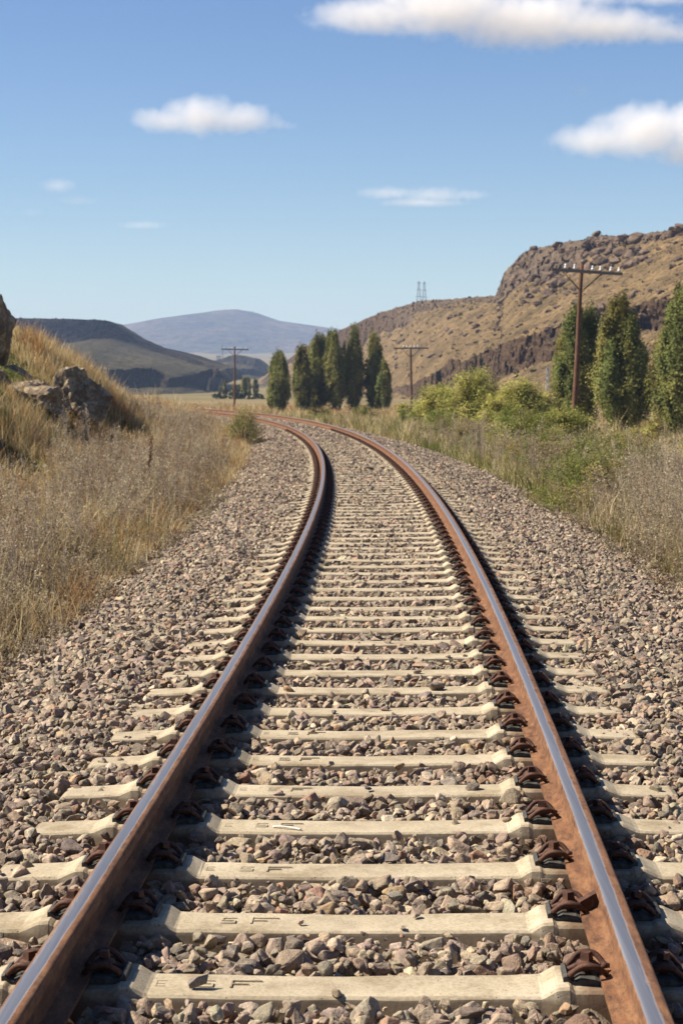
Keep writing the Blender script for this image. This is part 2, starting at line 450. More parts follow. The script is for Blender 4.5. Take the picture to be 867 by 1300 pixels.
# ------------------------------------------------------------------ hills
def escarp(name, rows, nu, mat, seed, label, segs=(26, 40, 110, 44, 5, 16), amp=1.0, sc=1.0, plateau=90.0):
    """rows: foot x,y,z ; ridge x,y,z ; lower cliff bottom z, top z ; upper cliff height"""
    T = np.array(rows, float)
    L = np.concatenate([[0], np.cumsum(np.hypot(np.diff(T[:, 3]), np.diff(T[:, 4])))])
    u = L[-1] * np.linspace(0, 1, nu) ** 1.5
    C = np.stack([np.interp(u, L, T[:, k]) for k in range(T.shape[1])], 1)
    jit = n2(u * 0.035 / sc, u * 0, 1.0, seed + 3, 2)
    zf, zr, l0, l1, hu = C[:, 2], C[:, 5], C[:, 6], C[:, 7], C[:, 8]
    l0 = l0 + jit * 1.4 * sc; l1 = np.maximum(l1 + n2(u * 0.04 / sc, u * 0, 1, seed + 5, 2) * 1.8 * sc, l0 + 0.05)
    hu = hu * (1 + 0.5 * n2(u * 0.04 / sc, u * 0, 1, seed + 8, 2))
    zr = zr + 0.3 * amp * n2(u * 0.12 / sc, u * 0, 1, seed + 9, 4)
    g1 = np.maximum(l0 - zf, 0.1); g2 = np.maximum(zr - hu - l1, 0.1); tot = g1 + g2 + (l1 - l0) * 0.10 + hu * 0.45
    w1 = g1 / tot; w2 = w1 + (l1 - l0) * 0.10 / tot; w3 = w2 + g2 / tot
    W = [0 * w1 - 0.12, w1, w2, w3, 0 * w1 + 0.995, 0 * w1 + 1.0]
    Z = [zf - 0.4, l0, l1, zr - hu, zr - 0.25, zr]
    rows_w, rows_z, rk = [], [], []
    rockseg = [0.12, 1.0, 0.14, 1.0, 0.6, 0.1]
    for sgi, n in enumerate(segs):
        t = np.linspace(0, 1, n, endpoint=False)
        for tt in t:
            if sgi in (1, 3):
                ns = 2 if sgi == 1 else 3
                q = tt * ns; fl = np.floor(q); fq = q - fl
                tz = (fl + np.clip((fq - 0.35) / 0.5, 0, 1)) / ns
                rows_w.append(W[sgi] * (1 - tt) + W[sgi + 1] * tt); rows_z.append(Z[sgi] * (1 - tz) + Z[sgi + 1] * tz)
            elif sgi < 5:
                rows_w.append(W[sgi] * (1 - tt) + W[sgi + 1] * tt); rows_z.append(Z[sgi] * (1 - tt) + Z[sgi + 1] * tt)
            else:
                rows_w.append(1.0 + 0 * w1); rows_z.append(zr + 1.2 * tt)
            hgt = (l1 - l0) if sgi == 1 else (hu if sgi == 3 else 9)
            rk.append(np.full(nu, rockseg[sgi]) * (np.clip(hgt / (2.2 * sc), 0, 1) if sgi in (1, 3) else 1))
    Wm = np.array(rows_w); Zm = np.array(rows_z); Rk = np.array(rk)
    F = C[:, 0:2]; G = C[:, 3:5]
    dirv = G - F; dl = np.linalg.norm(dirv, axis=1, keepdims=True); dn = dirv / dl
    X = F[:, 0] + dirv[:, 0] * Wm; Y = F[:, 1] + dirv[:, 1] * Wm
    npl = segs[5]
    ext = np.linspace(0, 1, npl, endpoint=False) ** 1.4 * plateau
    X[-npl:] += dn[:, 0] * ext[:, None]; Y[-npl:] += dn[:, 1] * ext[:, None]
    P = np.stack([X.ravel(), Y.ravel(), Zm.ravel()], 1)
    rock = Rk.ravel()
    # smear the rock mask along noise so that bands break up
    rock = np.clip(rock * (0.95 + 0.6 * fbm(P / (7 * sc), 4, seed + 20)), 0, 1)
    nx = np.broadcast_to(-dn[:, 0], Wm.shape).ravel(); ny = np.broadcast_to(-dn[:, 1], Wm.shape).ravel()
    cd, cv = cells(P / (2.6 * sc) * [1, 1, 1.4], seed + 40)
    cd2, cv2 = cells(P / (0.95 * sc) * [1, 1, 1.2], seed + 60)
    out = rock * ((cv - 0.45) * 2.6 + (0.5 - cd) * 1.2 + (cv2 - 0.5) * 0.9) * amp * sc
    big = fbm(P / (16 * sc), 4, seed + 50) * 1.1 * sc * amp
    P[:, 0] += nx * (out + big); P[:, 1] += ny * (out + big)
    P[:, 2] += rock * ((cv2 - 0.5) * 0.8 + (0.5 - cd2) * 0.6) * sc * amp + fbm(P / (5 * sc), 4, seed + 70) * 0.34 * sc * amp \
        + 0.12 * sc * fbm(P / (0.8 * sc), 3, seed + 90)
    nv = Wm.shape[0]
    # caves and undercuts in the lower crag
    lo = np.zeros((nv, nu)); a0 = segs[0]; tt = np.linspace(0, 1, segs[1])
    cavein = np.clip((l1 - l0) / (4.0 * sc), 0, 1)[None] * np.sin(math.pi * np.clip(tt * 1.15, 0, 1))[:, None] ** 0.7
    lo[a0:a0 + segs[1]] = cavein
    cn = np.clip(vnoise(np.stack([P[:, 0] / (5 * sc), P[:, 1] / (7 * sc), P[:, 2] / (9 * sc)], 1), seed + 120) * 1.6 + 0.35, 0, 1)
    push = lo.ravel() * cn * 3.4 * sc
    P[:, 0] -= nx * push; P[:, 1] -= ny * push
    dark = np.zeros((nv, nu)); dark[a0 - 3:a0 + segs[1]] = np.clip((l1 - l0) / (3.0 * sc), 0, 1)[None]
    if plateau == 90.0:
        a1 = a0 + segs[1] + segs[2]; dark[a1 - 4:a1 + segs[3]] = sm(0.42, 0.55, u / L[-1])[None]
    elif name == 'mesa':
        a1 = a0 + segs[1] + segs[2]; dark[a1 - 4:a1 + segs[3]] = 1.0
    I = np.arange(nv * nu).reshape(nv, nu)
    Q = np.stack([I[:-1, :-1], I[:-1, 1:], I[1:, 1:], I[1:, :-1]], -1).reshape(-1, 4)
    o = mesh_np(name, P, [Q], mat, attrs={'rock': rock, 'dark': dark.ravel()}, smooth=False)
    me = o.data; me.update()
    # normals outward
    nrm = me.polygons[nu * 60 + nu // 2].normal
    if nrm.z < 0:
        me.flip_normals()
    tag(o, label, 'hill', kind='structure')
    return P.reshape(nv, nu, 3), rock.reshape(nv, nu)

HP, HR = escarp('hillside', [
    (41, 120, -2.0, 72, 240, 29.5, 9, 13, 0.8), (39, 160, -2.2, 67, 275, 28.5, 9, 13, 0.8), (38.5, 190, -2.4, 60.4, 300, 27, 9.5, 13.5, 0.8),
    (37.3, 200, -2.5, 59.3, 320, 28.1, 10, 14, 0.8), (31, 225, -2.5, 51, 365, 30.3, 7.5, 13, 3), (26.5, 245, -2.5, 43.3, 395, 30.7, 4.5, 10.5, 8),
    (25, 260, -2.5, 39.7, 410, 30, 3.0, 9.8, 9), (23.5, 270, -2.5, 37.1, 420, 26.7, 2.2, 8.8, 8), (22.5, 280, -2.5, 37.5, 450, 22.8, 1.8, 8.2, 2),
    (19.5, 315, -2.6, 31, 505, 24.5, 0.4, 5.2, 1.5), (16.5, 360, -2.6, 23.2, 560, 26.3, -1.2, 2, 5), (8, 440, -2.6, 12.8, 640, 25.5, -1.6, -1, 9),
    (-2, 540, -2.6, -1, 750, 22.7, -1.6, -1.2, 9), (-12, 650, -2.6, -14, 850, 20, -1.6, -1.2, 5), (-30, 800, -2.6, -35, 950, 8, -1.6, -1.2, 2), (-38, 900, -2.6, -45, 1000, 1.5, -1.6, -1.3, 1)],
    620, M['hill'], 100, 'brown dry hillside with broken rock bands rising right of the railway')
escarp('mesa', [
    (-230, 560, -2.6, -290, 1010, 37.0, 2, 8, 11), (-150, 560, -2.6, -174.8, 1000, 36.3, 2, 8, 11), (-115, 565, -2.6, -128, 960, 34.2, 1, 7.5, 11), (-104, 567, -2.6, -119.5, 950, 32.6, 0.5, 7, 10), (-96, 570, -2.6, -112, 935, 28.8, 0.5, 7, 6), (-90, 575, -2.6, -103, 920, 23.5, 0.2, 7, 3),
    (-78, 585, -2.6, -90, 900, 18.6, 0, 7, 3), (-70, 592, -2.6, -72.4, 870, 14.1, 0, 6.5, 2), (-63, 600, -2.6, -63, 850, 10.9, -0.5, 5, 2), (-52, 630, -2.6, -51, 800, 7.5, -1, 6, 1), (-47, 680, -2.6, -46, 770, 2, -1.5, 0, 0.5)],
    330, M['mesa'], 300, 'dark flat topped mesa with scrub slopes beyond the left bank', amp=0.8, sc=1.6)
escarp('hillock', [
    (-112, 1180, 4, -108, 1330, 13, 6, 9, 1), (-92, 1170, 4, -88, 1310, 18, 6, 10, 2), (-76, 1160, 4, -76, 1300, 21, 6, 11, 4), (-60, 1165, 4, -60, 1300, 18, 6, 11, 4), (-50, 1190, 4, -50, 1310, 10, 6, 8, 2), (-42, 1230, 4, -43, 1320, 6.5, 5, 5.5, .5)],
    160, M['mesa'], 500, 'small rocky hillock on the far plain behind the utility pole', amp=0.8, sc=2.0, plateau=60)

def build_mountain():
    xs = np.linspace(-2200, 2200, 420); ys = np.concatenate([np.linspace(3000, 4050, 120), np.linspace(4080, 4700, 12)])
    X, Y = np.meshgrid(xs, ys)
    rz = np.interp(xs, [-2200, -1400, -900, -468, -400, -314, -262, -228, -190, -134, -23, 100, 400, 1000, 2200], [30, 70, 100, 127, 140.5, 152.5, 159, 161, 155, 136, 121, 108, 90, 70, 40])
    rz = rz + 1.5 * n2(xs, xs * 0, 0.012, 3, 4)
    t = sm(3050, 4020, Y) * (1 - sm(4030, 4700, Y))
    base = 40.0
    g = n2(X, Y, 0.0045, 61, 5).reshape(X.shape)
    Z = base - 6 + (rz[None] - base + 6) * (0.75 * t + 0.25 * t * t) + g * 13 * np.sin(np.clip(t, 0, 1) * math.pi)
    V = np.stack([X.ravel(), Y.ravel(), Z.ravel()], 1)
    I = np.arange(X.size).reshape(X.shape)
    Q = np.stack([I[:-1, :-1], I[:-1, 1:], I[1:, 1:], I[1:, :-1]], -1).reshape(-1, 4)
    o = mesh_np('mountain', V, [Q], M['mount'], smooth=True, attrs={'rock': np.zeros(len(V))})
    tag(o, 'hazy blue rounded mountain on the horizon', 'mountain', kind='structure')
build_mountain()

# ------------------------------------------------------------------ rocks
def unit_ico(sub):
    bm = bmesh.new(); bmesh.ops.create_icosphere(bm, subdivisions=sub, radius=1)
    V = np.array([v.co[:] for v in bm.verts]); F = np.array([[v.index for v in f.verts] for f in bm.faces])
    bm.free(); return V, F

def rock_np(sub, seed, nplanes=13, dims=(1, 1, 1), rough=0.09, sharp=1.0):
    g = np.random.default_rng(seed)
    D, F = unit_ico(sub)
    N = g.normal(size=(nplanes, 3)); N /= np.linalg.norm(N, axis=1, keepdims=True)
    h = g.uniform(0.62, 0.98, nplanes)
    dots = D @ N.T
    rr = np.where(dots > 0.05, h / np.maximum(dots, 0.05), 9).min(1)
    rr = np.minimum(rr, 1.25)
    rr = rr * (1 + rough * fbm(D * 2.2 + seed, 5, seed) * 1.6 + rough * 0.5 * fbm(D * 7 + seed, 3, seed + 9))
    return D * rr[:, None] * np.array(dims), F

def boulder(loc, dims, seed, mat, label, group=None, rz=0.0, tilt=(0, 0), sub=5, rough=0.17, name='boulder', planes=13):
    V, F = rock_np(sub, seed, planes, dims, rough)
    o = mesh_np(name, V, [F], mat, smooth=False)
    o.location = loc; o.rotation_euler = (tilt[0], tilt[1], rz)
    return tag(o, label, 'rock', group)

def on_ground(x, y, up): return (x, y, float(ground_z(np.array([x]), np.array([y]))[0]) + up)
G_B = 'boulders on the grassy bank'
boulder(on_ground(-5.66, 34.3, 0.22), (0.66, 0.55, 0.46), 3, M['boulder'], 'broad lichen covered boulder low on the bank, left of the two big ones', G_B, 0.4, (0.05, 0.1))
boulder(on_ground(-5.42, 37.0, 0.34), (0.58, 0.6, 0.60), 11, M['boulder'], 'pale topped boulder with a dark face, right of the two big ones on the bank', G_B, 0.9, (0.0, 0.3))
boulder(on_ground(-7.25, 38.0, 0.45), (0.58, 0.6, 0.80), 21, M['boulder'], 'large dark boulder standing on top of the bank at the picture edge', G_B, 0.2, (0.05, -0.1))
boulder(on_ground(-6.72, 38.0, 0.10), (0.42, 0.4, 0.14), 25, M['boulder'], 'flat dark slab at the foot of the boulder on top of the bank', G_B, -0.3, (0.0, 0.5))
boulder(on_ground(-6.02, 34.9, 0.05), (0.2, 0.2, 0.12), 31, M['boulder'], 'small rock in the grass above the broad boulder', G_B, 0.3)
boulder(on_ground(-6.32, 33.8, 0.06), (0.26, 0.22, 0.17), 37, M['boulder'], 'small pale rock at the far left of the bank, under the big boulder', G_B, 1.3)
boulder((5.9, 31.8, -0.22), (0.26, 0.26, 0.22), 41, M['palerock'], 'pale grey rock lying in the weeds below the right hand poplars', None, 0.3)
boulder(on_ground(-5.18, 34.1, 0.03), (0.16, 0.16, 0.1), 47, M['boulder'], 'small stone in the grass below the gap of the two big boulders', G_B, 0.7)

# loose boulders over the hillside: share six meshes
hill_protos = []
for k in range(7):
    V, F = rock_np(3, 700 + k, 11, (1, 0.85, 0.72), 0.12)
    hill_protos.append((V, F))
hill_meshes = []
nv, nu = HP.shape[:2]
seg0 = 26 + 40
cand = []
for k in range(285):
    fr = lambda q: int(np.clip(q, 0.02, 0.98) ** (1 / 1.5) * nu)
    if k < 110:      # around and under the upper crag
        iu = fr(rng.normal(0.17, 0.035)); iv = int(seg0 + 110 + rng.uniform(-46, 44)); sz = rng.uniform(0.4, 1.5)
    elif k < 150:   # below the right end of the lower crag
        iu = fr(rng.uniform(0.04, 0.2)); iv = int(rng.uniform(14, 72)); sz = rng.uniform(0.3, 1.1)
    else:
        iu = fr(rng.uniform(0.03, 0.62)); iv = int(seg0 + rng.uniform(0, 110)); sz = rng.uniform(0.3, 0.95)
    cand.append((HP[min(iv, nv - 20), iu], sz))
for k, (p, sz) in enumerate(cand):
    j = k % len(hill_protos)
    if k < len(hill_protos):
        o = mesh_np('boulder', hill_protos[j][0], [hill_protos[j][1]], M['hillrock'], smooth=False); hill_meshes.append(o)
    else:
        o = hill_meshes[j].copy(); link(o)
    o.location = (p[0], p[1], p[2] + sz * 0.3)
    o.scale = (sz, sz * rng.uniform(0.8, 1.2), sz * rng.uniform(0.7, 1.1)); o.rotation_euler = (rng.uniform(-.3, .3), rng.uniform(-.3, .3), rng.uniform(0, 6.3))
    tag(o, 'brown boulder lying loose on the dry slope of the right hand hill', 'rock', 'boulders scattered over the hillside')

def hill_stuff():
    g = np.random.default_rng(31)
    V0, F0 = hull_template(77, 12, 0.7)
    acc = Acc(); n = 3600
    fr = lambda q: np.clip((np.clip(q, 0.01, 0.99) ** (1 / 1.5) * nu).astype(int), 1, nu - 2)
    iu = fr(np.where(g.random(n) < 0.5, g.normal(0.17, 0.05, n), g.uniform(0.02, 0.75, n)))
    iv = np.clip(np.where(g.random(n) < 0.55, seg0 + 110 + g.normal(0, 26, n), g.uniform(8, seg0 + 150, n)), 5, nv - 20).astype(int)
    P = HP[iv, iu] + g.normal(0, 0.3, (n, 3)) * [1, 1, 0.05]
    sz = 0.16 * np.exp(g.normal(0, 0.5, n))
    W = np.einsum('nij,vj->nvi', rot_mats(n, g, 0.3), V0) * sz[:, None, None] + P[:, None, :] + np.array([0, 0, 0.03])
    acc.add(W, T=(F0[None] + (np.arange(n) * len(V0))[:, None, None]).reshape(-1, 3))
    tag(acc.build('scree', M['hillrock']), 'small brown rubble strewn over the dry hill', 'rubble', kind='stuff')
    acc = Acc(); n = 1500
    iu = fr(g.uniform(0.01, 0.85, n)); iv = np.clip(np.where(g.random(n) < 0.7, g.uniform(5, seg0 + 105, n), seg0 + 110 + g.normal(0, 20, n)), 5, nv - 5).astype(int)
    P = HP[iv, iu]; m = 16
    c = np.repeat(P, m, 0); r = np.repeat(0.22 * np.exp(g.normal(0, 0.45, n)), m)
    q = g.normal(0, 1, (n * m, 3)); q /= np.linalg.norm(q, axis=1, keepdims=True); q[:, 2] = np.abs(q[:, 2]) * 0.8
    V, T = leaf_quads(c + q * r[:, None] * g.uniform(0.4, 1, (n * m, 1)), q, r * 0.5, g, 0.6)
    col = np.array([(0.06, 0.06, 0.025), (0.085, 0.075, 0.03), (0.12, 0.095, 0.045)])[g.integers(0, 3, n)]
    acc.add(V, T=T, C=np.repeat(np.repeat(col, m, 0), 4, 0))
    tag(acc.build('scrub', M['blade']), 'low dark tussocks dotting the dry hill', 'scrub', kind='stuff')

# ------------------------------------------------------------------ ballast stones (nobody could count them: one object)
def hull_template(seed, npts, flat, bevel=0.0):
    g = np.random.default_rng(seed)
    p = g.normal(size=(npts, 3)); p /= np.linalg.norm(p, axis=1, keepdims=True)
    p *= g.uniform(0.75, 1.1, (npts, 1))
    p *= np.array([1.0, g.uniform(0.62, 0.9), flat * g.uniform(0.8, 1.15)])
    bm = bmesh.new()
    for q in p: bm.verts.new(q)
    res = bmesh.ops.convex_hull(bm, input=bm.verts)
    bmesh.ops.delete(bm, geom=[v for v in bm.verts if not v.link_faces], context='VERTS')
    bmesh.ops.dissolve_limit(bm, angle_limit=R(14), verts=bm.verts, edges=bm.edges)
    if bevel > 0:
        bmesh.ops.bevel(bm, geom=list(bm.edges), offset=bevel, segments=1, affect='EDGES', profile=0.5, clamp_overlap=True)
    bmesh.ops.triangulate(bm, faces=bm.faces)
    bmesh.ops.recalc_face_normals(bm, faces=bm.faces)
    bm.verts.ensure_lookup_table(); bm.verts.index_update()
    V = np.array([v.co[:] for v in bm.verts]); F = np.array([[v.index for v in f.verts] for f in bm.faces])
    bm.free(); return V, F

PAL = np.array([(0.272, 0.216, 0.162), (0.229, 0.174, 0.128), (0.178, 0.144, 0.115), (0.331, 0.263, 0.187), (0.128, 0.110, 0.098), (0.247, 0.166, 0.122), (0.255, 0.136, 0.085), (0.391, 0.323, 0.238), (0.213, 0.158, 0.132), (0.306, 0.187, 0.094)])
PAL = PAL * 0.74 + PAL.mean(0) * 0.26
PAL = (PAL * 0.84 + PAL.mean(1, keepdims=True) * 0.16) * np.array([1.22, 1.185, 1.075])
PW = np.array([0.22, 0.18, 0.14, 0.12, 0.09, 0.10, 0.03, 0.04, 0.07, 0.01]); PW = PW / PW.sum()

def rot_mats(n, g, tilt):
    a = g.uniform(0, 2 * np.pi, n); b = g.normal(0, tilt, n); c = g.normal(0, tilt, n)
    ca, sa, cb, sb, cc, sc_ = np.cos(a), np.sin(a), np.cos(b), np.sin(b), np.cos(c), np.sin(c)
    z = np.zeros(n); o = np.ones(n)
    Rz = np.stack([ca, -sa, z, sa, ca, z, z, z, o], 1).reshape(n, 3, 3)
    Rx = np.stack([o, z, z, z, cb, -sb, z, sb, cb], 1).reshape(n, 3, 3)
    Ry = np.stack([cc, z, sc_, z, o, z, -sc_, z, cc], 1).reshape(n, 3, 3)
    a2 = g.uniform(0, 2 * np.pi, n); c2, s2 = np.cos(a2), np.sin(a2)
    Rz2 = np.stack([c2, -s2, z, s2, c2, z, z, z, o], 1).reshape(n, 3, 3)
    return Rz @ Rx @ Ry @ Rz2

SL0, SLD = 4.86, 0.6
def on_sleeper(s, d, pad):
    k = (s - SL0) / SLD; k = np.abs(k - np.round(k)) * SLD
    return (k < 0.105 + pad) & (np.abs(d) < 1.23 + pad)

def scatter_stones(acc, g, s, d, size, zoff, temps, tilt=0.5, wav=0.012):
    n = len(s)
    P = tpos(s, d)
    dt = d
    P[:, 2] = bed_z(dt) + d * CANT * (np.abs(d) < 1.6) + zoff + wav * n2(P[:, 0], P[:, 1], 3.0, 77, 2)
    col = PAL[g.choice(len(PAL), n, p=PW)] * g.uniform(0.75, 1.25, (n, 1)) * g.uniform(0.95, 1.05, (n, 3))
    # brake dust and rust on stones beside the rails, darkened further as painted rail shade
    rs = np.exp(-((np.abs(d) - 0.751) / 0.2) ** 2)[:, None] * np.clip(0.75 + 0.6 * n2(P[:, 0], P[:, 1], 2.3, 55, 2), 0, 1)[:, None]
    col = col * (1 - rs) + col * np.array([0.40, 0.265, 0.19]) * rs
    Rm = rot_mats(n, g, tilt)
    which = g.integers(0, len(temps), n)
    for k, (V, F) in enumerate(temps):
        m = which == k
        c = int(m.sum())
        if not c: continue
        st = g.uniform(0.8, 1.2, (c, 1, 3))
        W = (V[None] * st) * size[m][:, None, None]
        W = np.einsum('nij,nvj->nvi', Rm[m], W) + P[m][:, None, :]
        Fk = (F[None] + (np.arange(c) * len(V))[:, None, None]).reshape(-1, 3)
        acc.add(W, T=Fk, C=np.repeat(col[m], len(V), 0))

def build_ballast():
    g = np.random.default_rng(5)
    near_t = [hull_template(900 + k, 14, 0.62, 0.07) for k in range(40)]
    mid_t = [hull_template(980 + k, 12, 0.62) for k in range(30)]
    far_t = [hull_template(1050 + k, 8, 0.62) for k in range(20)]
    acc = Acc()
    #        s0    s1   stones/m2  mean half-size  templates
    zones = [(2.6, 9.5, 1100, 0.0275, near_t), (9.5, 26, 900, 0.0285, mid_t), (26, 55, 480, 0.036, far_t), (55, 112, 230, 0.05, far_t), (112, 160, 60, 0.08, far_t)]
    for (s0, s1, dens, hs, temps) in zones:
        A = (s1 - s0) * 6.0
        n = int(A * dens)
        s = g.uniform(s0, s1, n); d = g.uniform(-2.95, 3.05, n)
        # drop what lies outside the view with a wide margin
        P = tpos(s, d)
        keep = np.abs(P[:, 0]) < 0.24 * P[:, 1] + 1.3
        edge = np.interp(d, [-2.95, -2.3, 2.6, 3.05], [0.12, 1, 1, 0.2]); keep &= g.random(n) < edge
        size = hs * np.exp(g.normal(0, 0.42, n)); size = np.clip(size, hs * 0.35, hs * 2.2)
        # on sleepers only the odd stray stone
        pad = size * 0.55
        on = on_sleeper(s, d, pad)
        keep &= ~on
        # keep the strip of the rails and fastenings free of tall stones
        rail = np.abs(np.abs(d) - 0.751) < 0.075
        nearrail = np.abs(np.abs(d) - 0.751) < 0.2
        lay = g.random(n)
        zoff = np.where(lay < 0.5, g.uniform(-0.035, -0.012, n), g.uniform(-0.02, 0.014, n))
        zoff = np.where(np.abs(d) > 1.3, zoff + 0.016, zoff + 0.016 + np.interp(s, [8, 25, 60], [0, 0.002, 0.018]))
        zoff = np.where(rail, -0.03, zoff)
        zoff = zoff - np.clip(size - 0.03, 0, 1) * 0.35
        size = np.where(rail, np.minimum(size, 0.026), size)
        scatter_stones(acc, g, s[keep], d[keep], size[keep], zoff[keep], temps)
    n = 26000
    s = g.uniform(3.2, 12, n); d = g.uniform(-2.7, 2.8, n); P = tpos(s, d)
    k = (np.abs(P[:, 0]) < 0.22 * P[:, 1] + 0.6) & (~on_sleeper(s, d, 0.006)) & (np.abs(np.abs(d) - 0.751) > 0.07)
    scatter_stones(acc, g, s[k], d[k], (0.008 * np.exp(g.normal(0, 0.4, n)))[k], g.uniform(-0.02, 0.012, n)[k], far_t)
    # stray stones lying on sleepers and thin rubble burying outer sleeper ends
    n = 5200
    s = SL0 + SLD * g.integers(-2, 150, n) + g.normal(0, 0.07, n); d = np.where(g.random(n) < 0.8, np.sign(g.normal(size=n)) * g.uniform(1.05, 1.3, n), g.uniform(-0.55, 0.55, n))
    k = g.random(n) < np.where(np.abs(d) > 0.6, np.interp(s, [4, 12, 30, 60], [0.35, 0.6, 0.9, 1]), np.interp(s, [4, 12, 40], [0.25, 0.4, 0.8]))
    k &= np.abs(tpos(s, d)[:, 0]) < 0.24 * s + 1
    size = 0.024 * np.exp(g.normal(0, 0.3, n)) * np.interp(s, [0, 25, 80], [0.9, 1.2, 1.6])
    zo = np.where(np.abs(d) > 0.6, 0.205 - 0.19, 0.205 - 0.178) + size * 0.34
    near = k & (s < 12); far = k & ~near
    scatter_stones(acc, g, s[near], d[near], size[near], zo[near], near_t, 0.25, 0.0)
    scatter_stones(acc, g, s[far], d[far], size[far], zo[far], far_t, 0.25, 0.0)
    o = acc.build('ballast', M['stone'])
    tag(o, 'grey and brown crushed stone ballast around the sleepers', 'gravel', kind='stuff')
build_ballast()

# ------------------------------------------------------------------ rails
def build_rail(side):
    prof = [(-0.0625, -0.149), (-0.0625, -0.1385), (-0.030, -0.1325), (-0.012, -0.124), (-0.0075, -0.110), (-0.007, -0.062), (-0.0095, -0.052),
            (-0.028, -0.044), (-0.0335, -0.038), (-0.0335, -0.013), (-0.0320, -0.007), (-0.0285, -0.0032), (-0.023, -0.0014), (-0.015, -0.0006), (-0.006, -0.0002), (0.0, 0.0),
            (0.006, -0.0002), (0.015, -0.0006), (0.023, -0.0014), (0.0285, -0.0032), (0.0320, -0.007), (0.0335, -0.013), (0.0335, -0.038), (0.028, -0.044),
            (0.0095, -0.052), (0.007, -0.062), (0.0075, -0.110), (0.012, -0.124), (0.030, -0.1325), (0.0625, -0.1385), (0.0625, -0.149)]
    prof = np.array(prof)
    ss = np.concatenate([np.arange(-3, 40, 0.25), np.arange(40, 160.1, 0.5)])
    off = side * (HALF + 0.0335)
    xp = prof[:, 0]
    up = prof[:, 1] > -0.009
    if side < 0: w = np.interp(xp, [-0.0320, -0.0285, -0.023, 0.006, 0.015, 0.023], [0.0, 0.1, 0.6, 0.95, 0.3, 0.0])
    else: w = np.interp(xp, [-0.0320, -0.0285, -0.023, 0.0, 0.006, 0.015, 0.023], [0.25, 0.85, 0.95, 0.75, 0.4, 0.1, 0.0])
    w = w * up
    V, Wn = [], []
    for s in ss:
        x, y, th = track(s)
        # rails lean inward 1 in 40
        dx = prof[:, 0] - side * 0.0 + prof[:, 1] * (side * 0.025) * 1.0
        dd = off + dx
        V.append(np.stack([x + dd * np.cos(th), y + dd * np.sin(th), prof[:, 1] - prof[:, 0] * side * -0.0 + dd * CANT], 1)); Wn.append(w)
    V = np.concatenate(V); Wn = np.concatenate(Wn)
    m = len(prof); n = len(ss)
    I = np.arange(n * m).reshape(n, m)
    J = np.roll(I, -1, 1)
    Q = np.stack([I[:-1], J[:-1], J[1:], I[1:]], -1).reshape(-1, 4)
    caps = [I[0][None, ::-1], I[-1][None]]
    o = mesh_np('rail', V, [Q, caps[0], caps[1]], M['rail'], attrs={'worn': Wn}, smooth=True)
    o.data.set_sharp_from_angle(angle=R(32))
    tag(o, 'rusty steel rail left of the track centre, its inner side in shade' if side < 0 else 'rusty steel rail right of the track centre, its web sunlit orange', 'rail', 'pair of rails')
build_rail(-1); build_rail(1)

# ------------------------------------------------------------------ sleepers with their fastenings
def tube_mesh(name, pts, rad, mat, parent=None, seg=8, smooth=True, closed=False):
    pts = [Vector(p) for p in pts]
    V = []; n = len(pts)
    up = Vector((0, 0, 1)); prev = None
    for i, p in enumerate(pts):
        a = pts[max(i - 1, 0)]; b = pts[min(i + 1, n - 1)]
        t = (b - a).normalized()
        x = t.cross(up) if prev is None else prev - t * prev.dot(t)
        if x.length < 1e-4: x = t.cross(Vector((1, 0, 0)))
        x.normalize(); prev = x; y = t.cross(x)
        r = rad[i] if isinstance(rad, (list, tuple)) else rad
        for k in range(seg):
            a_ = 2 * math.pi * k / seg
            V.append(p + x * (r * math.cos(a_)) + y * (r * math.sin(a_)))
    V = np.array([v[:] for v in V]); I = np.arange(n * seg).reshape(n, seg); J = np.roll(I, -1, 1)
    Q = np.stack([I[:-1], J[:-1], J[1:], I[1:]], -1).reshape(-1, 4)
    return V, [Q, I[0][None, ::-1], I[-1][None]]

def spline(pts, n=6):
    """catmull-rom through the points"""
    P = [np.array(p, float) for p in pts]; P = [2 * P[0] - P[1]] + P + [2 * P[-1] - P[-2]]
    out = []
    for i in range(1, len(P) - 2):
        for k in range(n):
            t = k / n
            out.append(0.5 * ((2 * P[i]) + (-P[i - 1] + P[i + 1]) * t + (2 * P[i - 1] - 5 * P[i] + 4 * P[i + 1] - P[i + 2]) * t * t + (-P[i - 1] + 3 * P[i] - 3 * P[i + 1] + P[i + 2]) * t ** 3))
    out.append(P[-2]); return [tuple(p) for p in out]

# clip frame: +x toward the rail web, y along the rail, origin at the bolt, z = 0 on the rail seat
clip_half = [(0.050, 0.026, 0.026), (0.048, 0.044, 0.030), (0.024, 0.062, 0.052), (-0.014, 0.062, 0.054), (-0.044, 0.050, 0.028), (-0.054, 0.036, 0.016), (-0.045, 0.022, 0.020),
             (-0.018, 0.019, 0.034), (0.012, 0.018, 0.036), (0.026, 0.011, 0.036), (0.029, 0.0, 0.036)]
clip_pts = spline(clip_half + [(x, -y, z) for x, y, z in clip_half[-2::-1]], 5)
CV, CF = tube_mesh('', clip_pts, 0.0082, None, seg=8)
CVs, CFs = tube_mesh('', clip_pts[::4], 0.008, None, seg=4)

